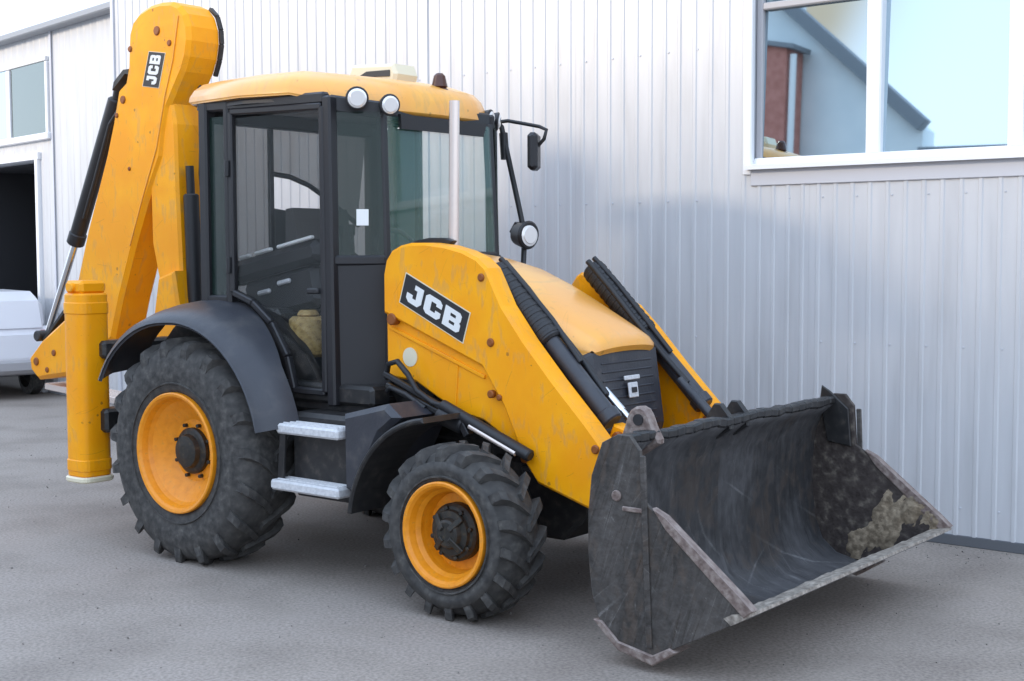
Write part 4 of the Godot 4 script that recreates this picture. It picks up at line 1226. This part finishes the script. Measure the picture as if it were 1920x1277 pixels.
func build_hall() -> void:
	var h := thing("metal_hall", "long pale grey hall clad in ribbed metal sheets behind the backhoe loader", "building", p3(-5.45, 0, -2.36))
	# local x = world x + 5.45, local z = world z + 2.36
	var ox := 5.45
	var c := MB.new()
	var wx0 := 2.10 + ox
	var wx1 := 6.15 + ox
	c.box(p3(wx0 / 2, 3.2, -5.0), p3(wx0, 6.4, 9.94), 0.0)
	c.box(p3((wx0 + wx1) / 2, 1.235, -5.0), p3(wx1 - wx0, 2.47, 9.94), 0.0)
	c.box(p3((wx0 + wx1) / 2, 5.45, -5.0), p3(wx1 - wx0, 1.9, 9.94), 0.0)
	c.box(p3((wx0 + wx1) / 2, 3.5, -5.1), p3(wx1 - wx0, 2.1, 9.74), 0.0)
	c.box(p3((wx1 + 16.0) / 2, 3.2, -5.0), p3(16.0 - wx1, 6.4, 9.94), 0.0)
	obj("wall_core", c, M.core, h)
	# cladding sheets
	var x := 0.0
	var i := 0
	while x < 15.9:
		var x1 := minf(x + 1.0, 16.0)
		var spans := []
		if x1 <= wx0 + 0.001 or x >= wx1 - 0.001:
			spans = [[x, x1, 0.06, 6.4]]
		else:
			var a := maxf(x, wx0)
			var b := minf(x1, wx1)
			if x < wx0:
				spans.append([x, wx0, 0.06, 6.4])
			if x1 > wx1:
				spans.append([wx1, x1, 0.06, 6.4])
			spans.append([a, b, 0.06, 2.40])
			spans.append([a, b, 4.52, 6.4])
		for s in spans:
			if s[1] - s[0] < 0.02:
				continue
			var m := MB.new()
			ribbed(m, s[0], s[1], s[2], s[3], 0.0 + 0.0015 * (i % 2))
			obj("wall_panel", m, M.sheet, h)
		x += 1.0
		i += 1
	var sc := MB.new()
	for row in [0.25, 1.3, 2.3, 3.4, 4.6]:
		for k in 52:
			var sx := 0.10 + k * 0.25
			if row > 2.4 and sx > wx0 - 0.1 and sx < wx1 + 0.1:
				continue
			sc.box(p3(sx, row, 0.003), p3(0.012, 0.012, 0.008), 0.002)
	var sco: Node3D = obj("screw_heads", sc, M.flash, h)
	sco.set_meta("kind", "stuff")
	var e := MB.new()
	e.box(p3(-0.012, 3.2, -0.06), p3(0.05, 6.4, 0.16), 0.004)
	obj("corner_trim", e, M.flash, h)
	var vt := MB.new()
	vt.box(p3(-1.02 + ox, 3.2, 0.009), p3(0.05, 6.4, 0.012), 0.003)
	obj("joint_trim", vt, M.sheet, h)
	var bs := MB.new()
	bs.box(p3(8.0, 0.035, -0.005), p3(16.0, 0.07, 0.03), 0.004)
	obj("base_strip", bs, M.plinth, h)
	var fl := MB.new()
	fl.box(p3((wx0 + wx1) / 2 + 0.05, 2.455, 0.006), p3(wx1 - wx0 + 0.1, 0.125, 0.024), 0.004)
	obj("sill_apron", fl, M.flash, h)
	var rf := MB.new()
	rf.box(p3(8.0, 6.45, -4.9), p3(16.2, 0.10, 10.2), 0.02)
	obj("roof", rf, M.roofing, h)
	# window: frame, mullions, panes
	var w := MB.new()
	w.box(p3(wx0 - 0.03, 3.5, -0.005), p3(0.07, 2.06, 0.05), 0.008)
	w.box(p3(wx1 + 0.03, 3.5, -0.005), p3(0.07, 2.06, 0.05), 0.008)
	w.box(p3((wx0 + wx1) / 2, 4.50, -0.02), p3(wx1 - wx0, 0.06, 0.08), 0.008)
	w.box(p3((wx0 + wx1) / 2, 2.565, -0.05), p3(wx1 - wx0, 0.05, 0.06), 0.008)
	var wn: Node3D = obj("window", w, M.frame, h, "wide white framed window reflecting the sky")
	var xs := [2.15, 3.0, 3.95, 4.95, 6.12]
	for k in 5:
		if k == 0:
			var mm := MB.new()
			mm.box(p3(xs[0] + ox - 0.025, 3.53, -0.075), p3(0.05, 1.9, 0.05), 0.008)
			obj("frame", mm, M.sill_grey, wn)
		else:
			var mm := MB.new()
			mm.box(p3(xs[k] + ox, 3.53, -0.06), p3(0.105, 1.9, 0.09), 0.01)
			obj("mullion", mm, M.frame, wn)
	var tr := MB.new()
	tr.box(p3((2.15 + 2.95) / 2 + ox, 3.66, -0.075), p3(0.80, 0.05, 0.05), 0.008)
	obj("transom", tr, M.sill_grey, wn)
	for k in 4:
		var pa := MB.new()
		var a: float = xs[k] + ox
		var b: float = xs[k + 1] + ox
		pa.T = Transform3D(Basis(Vector3.RIGHT, -0.030), p3((a + b) / 2, 3.53, -0.1))
		pa.box(Vector3.ZERO, p3(b - a, 1.9, 0.012), 0.0)
		obj("pane", pa, M.mirror, wn)
	var si := MB.new()
	si.prism([Vector2(-0.07, 2.515), Vector2(0.075, 2.505), Vector2(0.075, 2.535), Vector2(-0.07, 2.56)], 0, wx1 - wx0 + 0.06, 0.004)
	var sio: Node3D = obj("sill", si, M.frame, wn)
	# prism runs along z with x = out, so turn it to run along the wall
	sio.transform = Transform3D(Basis(p3(0, 0, 1), p3(0, 1, 0), p3(-1, 0, 0)), p3(wx1 + 0.03, 0, 0))

func build_left_hall() -> void:
	var g := thing("low_workshop", "low white workshop with a flat roof, a dark open doorway and a small upper window", "building", p3(-5.65, 0, -3.53), -atan2(0.169, 0.9856))
	# local x runs along the wall towards the hall, door and window at negative x
	var c := MB.new()
	var dx0 := -7.2
	var dx1 := -4.42
	c.box(p3((dx1 + 2.0) / 2, 2.45, -3.05), p3(2.0 - dx1, 4.9, 6.0), 0.0)
	c.box(p3((dx0 - 16.0) / 2, 2.45, -3.05), p3(16.0 + dx0, 4.9, 6.0), 0.0)
	c.box(p3((dx0 + dx1) / 2, 4.05, -3.05), p3(dx1 - dx0, 1.7, 6.0), 0.0)
	obj("wall_core", c, M.core, g)
	var x := -14.0
	while x < 1.9:
		var x1 := x + 1.0
		var spans := [[x, x1, 0.05, 4.92]]
		if x >= dx0 - 0.99 and x1 <= dx1 + 0.99:
			spans = []
			if x < dx0:
				spans.append([x, dx0, 0.05, 4.92])
			if x1 > dx1:
				spans.append([dx1, x1, 0.05, 4.92])
			spans.append([maxf(x, dx0), minf(x1, dx1), 3.24, 4.92])
		for s in spans:
			if s[1] - s[0] < 0.03:
				continue
			var m := MB.new()
			ribbed(m, s[0], s[1], s[2], s[3], -0.03, 0.2)
			obj("wall_panel", m, M.sheet, g)
		x += 1.0
	var cp := MB.new()
	cp.box(p3(-6.0, 4.95, -3.0), p3(16.2, 0.09, 6.3), 0.015)
	obj("roof_edge", cp, M.roofing, g)
	for sx in [-3.9]:
		var s := MB.new()
		s.box(p3(sx, 2.48, -0.008), p3(0.06, 4.86, 0.014), 0.003)
		obj("joint_trim", s, M.flash, g)
	# doorway with lintel
	var d := MB.new()
	d.box(p3(dx1 + 0.03, 1.62, -0.03), p3(0.09, 3.24, 0.12), 0.006)
	d.box(p3((dx0 + dx1) / 2, 3.27, -0.03), p3(dx1 - dx0 + 0.2, 0.10, 0.12), 0.006)
	var dn: Node3D = obj("doorway", d, M.frame, g, "wide dark open doorway")
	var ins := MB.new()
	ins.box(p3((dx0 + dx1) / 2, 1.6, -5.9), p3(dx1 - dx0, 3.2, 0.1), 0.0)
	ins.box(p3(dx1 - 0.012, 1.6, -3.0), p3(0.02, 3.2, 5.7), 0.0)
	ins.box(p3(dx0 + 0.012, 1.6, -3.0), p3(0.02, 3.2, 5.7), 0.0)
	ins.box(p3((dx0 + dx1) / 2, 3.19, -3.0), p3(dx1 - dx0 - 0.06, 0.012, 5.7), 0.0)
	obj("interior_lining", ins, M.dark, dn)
	# window
	var w := MB.new()
	w.box(p3(-5.3, 3.52, 0.0), p3(2.75, 0.09, 0.10), 0.01)
	w.box(p3(-5.3, 4.56, 0.0), p3(2.6, 0.06, 0.06), 0.008)
	w.box(p3(-3.99, 4.02, 0.0), p3(0.07, 1.0, 0.06), 0.008)
	w.box(p3(-5.31, 4.02, 0.0), p3(0.12, 1.0, 0.06), 0.008)
	w.box(p3(-6.6, 4.02, 0.0), p3(0.08, 1.0, 0.06), 0.008)
	var wn: Node3D = obj("window", w, M.frame, g, "small two pane upper window with a white sill")
	for k in 2:
		var pa := MB.new()
		pa.box(p3(-4.62 - 1.32 * k, 4.03, 0.0), p3(1.22, 1.02, 0.012), 0.0)
		obj("pane", pa, M.dull_glass if k == 0 else M.mirror, wn)

func build_opposite() -> void:
	# across the yard, behind the viewer: seen in the hall's window and shading the yard
	var o := thing("opposite_shed", "large blue grey shed with sloping roof edge, mirrored in the hall window, with an added unseen low wing", "building", p3(-20, 0, 15))
	var b := MB.new()
	b.prism([Vector2(-25, 0), Vector2(-25, 7.75), Vector2(12.65, 8.67), Vector2(12.65, 0)], 0, 2.0, 0.0)
	b.prism([Vector2(12.66, 0), Vector2(12.66, 8.65), Vector2(16.3, 5.4), Vector2(16.3, 0)], 0, 0.6, 0.0)
	b.prism([Vector2(16.31, 0), Vector2(16.31, 4.8), Vector2(30, 4.6), Vector2(30, 0)], 0, 2.0, 0.0)  # low wing, added out of view only to keep sun off the ground
	obj("wall", b, M.hall, o)
	var v := MB.new()
	for q in [[p3(-25, 7.81, 0), p3(12.7, 8.75, 0)], [p3(12.66, 8.75, 0), p3(16.36, 5.45, 0)], [p3(16.3, 4.88, 0), p3(30, 4.65, 0)]]:
		v.bar(q[0] + p3(0, 0, -0.1), q[1] + p3(0, 0, -0.1), 0.3, 0.26)
	obj("roof_edge", v, M.slate, o)
	var k := thing("brick_annex", "red brick annex against the shed across the yard, mirrored in the window", "building", p3(-7.8, 0, 14.2))
	var bk := MB.new()
	bk.prism([Vector2(-1.6, 0), Vector2(1.45, 0), Vector2(1.45, 7.15), Vector2(-1.6, 7.75)], 0, 0.75, 0.0)
	obj("wall", bk, M.brick, k)
	var bc := MB.new()
	bc.bar(p3(-1.7, 7.81, 0.3), p3(1.65, 7.13, 0.3), 0.8, 0.10)
	obj("roof", bc, M.slate, k)
	var dpp := MB.new()
	dpp.cyl(p3(1.56, 0, 0.1), p3(1.56, 7.0, 0.1), 0.07, -1.0, 12)
	obj("downpipe", dpp, M.white, k)

func build_car() -> void:
	var at := p3(-10.42, 0, -3.45)
	var c := thing("panel_van", "white panel van half out of the picture by the dark workshop doorway", "van", at, -atan2(0.169, 0.9856))
	# local x: tail at +1.0, front at -2.7; z +-.78
	var b := MB.new()
	b.prism([Vector2(-2.75, 0.32), Vector2(-2.80, 0.62), Vector2(-2.6, 0.80), Vector2(-1.5, 0.92), Vector2(0.88, 0.96), Vector2(0.97, 0.80), Vector2(1.0, 0.55), Vector2(0.97, 0.34), Vector2(0.75, 0.30), Vector2(0.66, 0.56), Vector2(0.48, 0.66), Vector2(0.26, 0.66), Vector2(0.08, 0.56), Vector2(0.0, 0.26), Vector2(-1.55, 0.26), Vector2(-1.63, 0.55), Vector2(-1.8, 0.66), Vector2(-2.03, 0.66), Vector2(-2.2, 0.55), Vector2(-2.28, 0.30)], -0.80, 0.80, 0.05)
	obj("body", b, M.carpaint, c)
	var g := MB.new()
	g.prism([Vector2(-1.6, 0.90), Vector2(-0.85, 1.36), Vector2(-0.4, 1.43), Vector2(0.55, 1.42), Vector2(0.80, 1.30), Vector2(0.92, 0.94)], -0.70, 0.70, 0.07)
	obj("cabin", g, M.carpaint, c)
	for s in [1.0, -1.0]:
		for q in [[p3(-1.32, 0.99, 0), p3(-0.75, 0.99, 0), p3(-0.75, 1.33, 0), p3(-0.80, 1.31, 0)]]:
			var wv := MB.new()
			var pts := []
			for e in q:
				pts.append(e + p3(0, 0, 0.703 * s))
			wv.slab(pts, 0.006)
			obj("side_window", wv, M.tint, c)
		var tl := MB.new()
		tl.box(p3(0.945, 0.80, 0.66 * s), p3(0.06, 0.22, 0.14), 0.02)
		obj("tail_light", tl, M.red, c)
	var rd := MB.new()
	rd.slab([p3(0.985, 0.58, -0.55), p3(0.985, 0.58, 0.55), p3(0.955, 0.86, 0.55), p3(0.955, 0.86, -0.55)], 0.02, 0.006)
	obj("rear_door", rd, M.carpaint, c)
	var bp := MB.new()
	bp.box(p3(0.93, 0.44, 0), p3(0.20, 0.20, 1.58), 0.05)
	obj("bumper", bp, M.sill_grey, c)
	for wx in [0.37, -1.92]:
		for s in [1.0, -1.0]:
			var t := MB.new()
			t.lathe([[0.17, -0.03], [0.20, 0.0], [0.27, 0.0], [0.30, -0.03], [0.30, -0.16], [0.2, -0.18]], 28, false, 0.0, TAU, -1.0)
			t.lathe([[0.18, -0.03], [0.12, -0.05], [0.0, -0.03]], 24, false, 0.0, TAU, -1.0)
			var o: Node3D = obj("wheel", t, M.rubber, c)
			o.position = p3(wx, 0.30, 0.78 * s)
			if s < 0:
				o.rotation.y = PI

func _ready() -> void:
	# --- camera
	var cam := Camera3D.new()
	cam.name = "camera"
	cam.fov = 28.271
	cam.near = 0.05
	cam.far = 400.0
	cam.transform = Transform3D(Basis.from_euler(Vector3(-0.065, 0.674, -0.003), EULER_ORDER_YXZ), p3(6.821, 1.924, 6.299))
	add_child(cam)
	cam.current = true
	# --- sky, exposure
	var env := Environment.new()
	var sky := Sky.new()
	var sm := ProceduralSkyMaterial.new()
	sm.sky_top_color = Color(0.76, 0.84, 0.95)
	sm.sky_horizon_color = Color(0.85, 0.885, 0.935)
	sm.sky_curve = 0.22
	sm.ground_horizon_color = Color(0.62, 0.62, 0.63)
	sm.ground_bottom_color = Color(0.35, 0.34, 0.34)
	sm.sky_energy_multiplier = 1.0
	sky.sky_material = sm
	env.background_mode = Environment.BG_SKY
	env.sky = sky
	env.tonemap_mode = Environment.TONE_MAPPER_LINEAR
	env.tonemap_exposure = 2.6
	env.sdfgi_enabled = true
	env.ssao_enabled = true
	env.ssil_enabled = true
	var we := WorldEnvironment.new()
	we.name = "world_environment"
	we.environment = env
	add_child(we)
	# --- sun: low, behind the viewer, over the shed across the yard
	var sun := DirectionalLight3D.new()
	sun.name = "sun"
	sun.light_color = Color(1.0, 0.93, 0.84)
	sun.light_energy = 0.36
	sun.light_angular_distance = 10.0
	sun.shadow_enabled = true
	var el := deg_to_rad(16.5)
	var az := deg_to_rad(35.0)
	var d := p3(sin(az) * cos(el), -sin(el), -cos(az) * cos(el))
	sun.transform = Transform3D(Basis.looking_at(d), p3(0, 20, 0))
	add_child(sun)
	materials()
	# --- ground
	var g := MB.new()
	g.face([p3(-150, 0, -150), p3(150, 0, -150), p3(150, 0, 150), p3(-150, 0, 150)], Vector3.UP)
	var go: Node3D = obj("ground", g, M.ground)
	go.set_meta("kind", "structure")
	go.set_meta("label", "grey asphalt yard with worn lighter and darker patches")
	var rng := RandomNumberGenerator.new()
	rng.seed = 12
	var mm := MultiMesh.new()
	mm.transform_format = MultiMesh.TRANSFORM_3D
	var sm2 := MB.new()
	sm2.lathe([[0.0, -0.5], [0.42, -0.25], [0.5, 0.1], [0.3, 0.42], [0.0, 0.5]], 6, false)
	mm.mesh = sm2.mesh()
	mm.mesh.surface_set_material(0, M.stone)
	mm.instance_count = 1500
	for i in 1500:
		var wall: bool = rng.randf() < 0.35
		var x := rng.randf_range(-9.0, 7.0)
		var z := -2.3 + pow(rng.randf(), 3.0) * 0.5 if wall else rng.randf_range(-2.2, 5.0)
		var k := rng.randf_range(0.004, 0.011) * (1.5 if rng.randf() < 0.08 else 1.0)
		if wall:
			x = rng.randf_range(-5.3, 8.0)
		mm.set_instance_transform(i, Transform3D(Basis.from_euler(p3(rng.randf() * 6.0, rng.randf() * 6.0, rng.randf() * 6.0)) * Basis.from_scale(p3(1, rng.randf_range(0.5, 0.8), rng.randf_range(0.7, 1.1)) * k), p3(x, k * 0.3, z)))
	var mi := MultiMeshInstance3D.new()
	mi.multimesh = mm
	mi.name = "gravel"
	add_child(mi, true)
	mi.set_meta("kind", "stuff")
	mi.set_meta("label", "loose grit and small stones strewn over the yard")
	mi.set_meta("category", "gravel")
	build_hall()
	build_left_hall()
	build_opposite()
	build_loader()
	build_car()
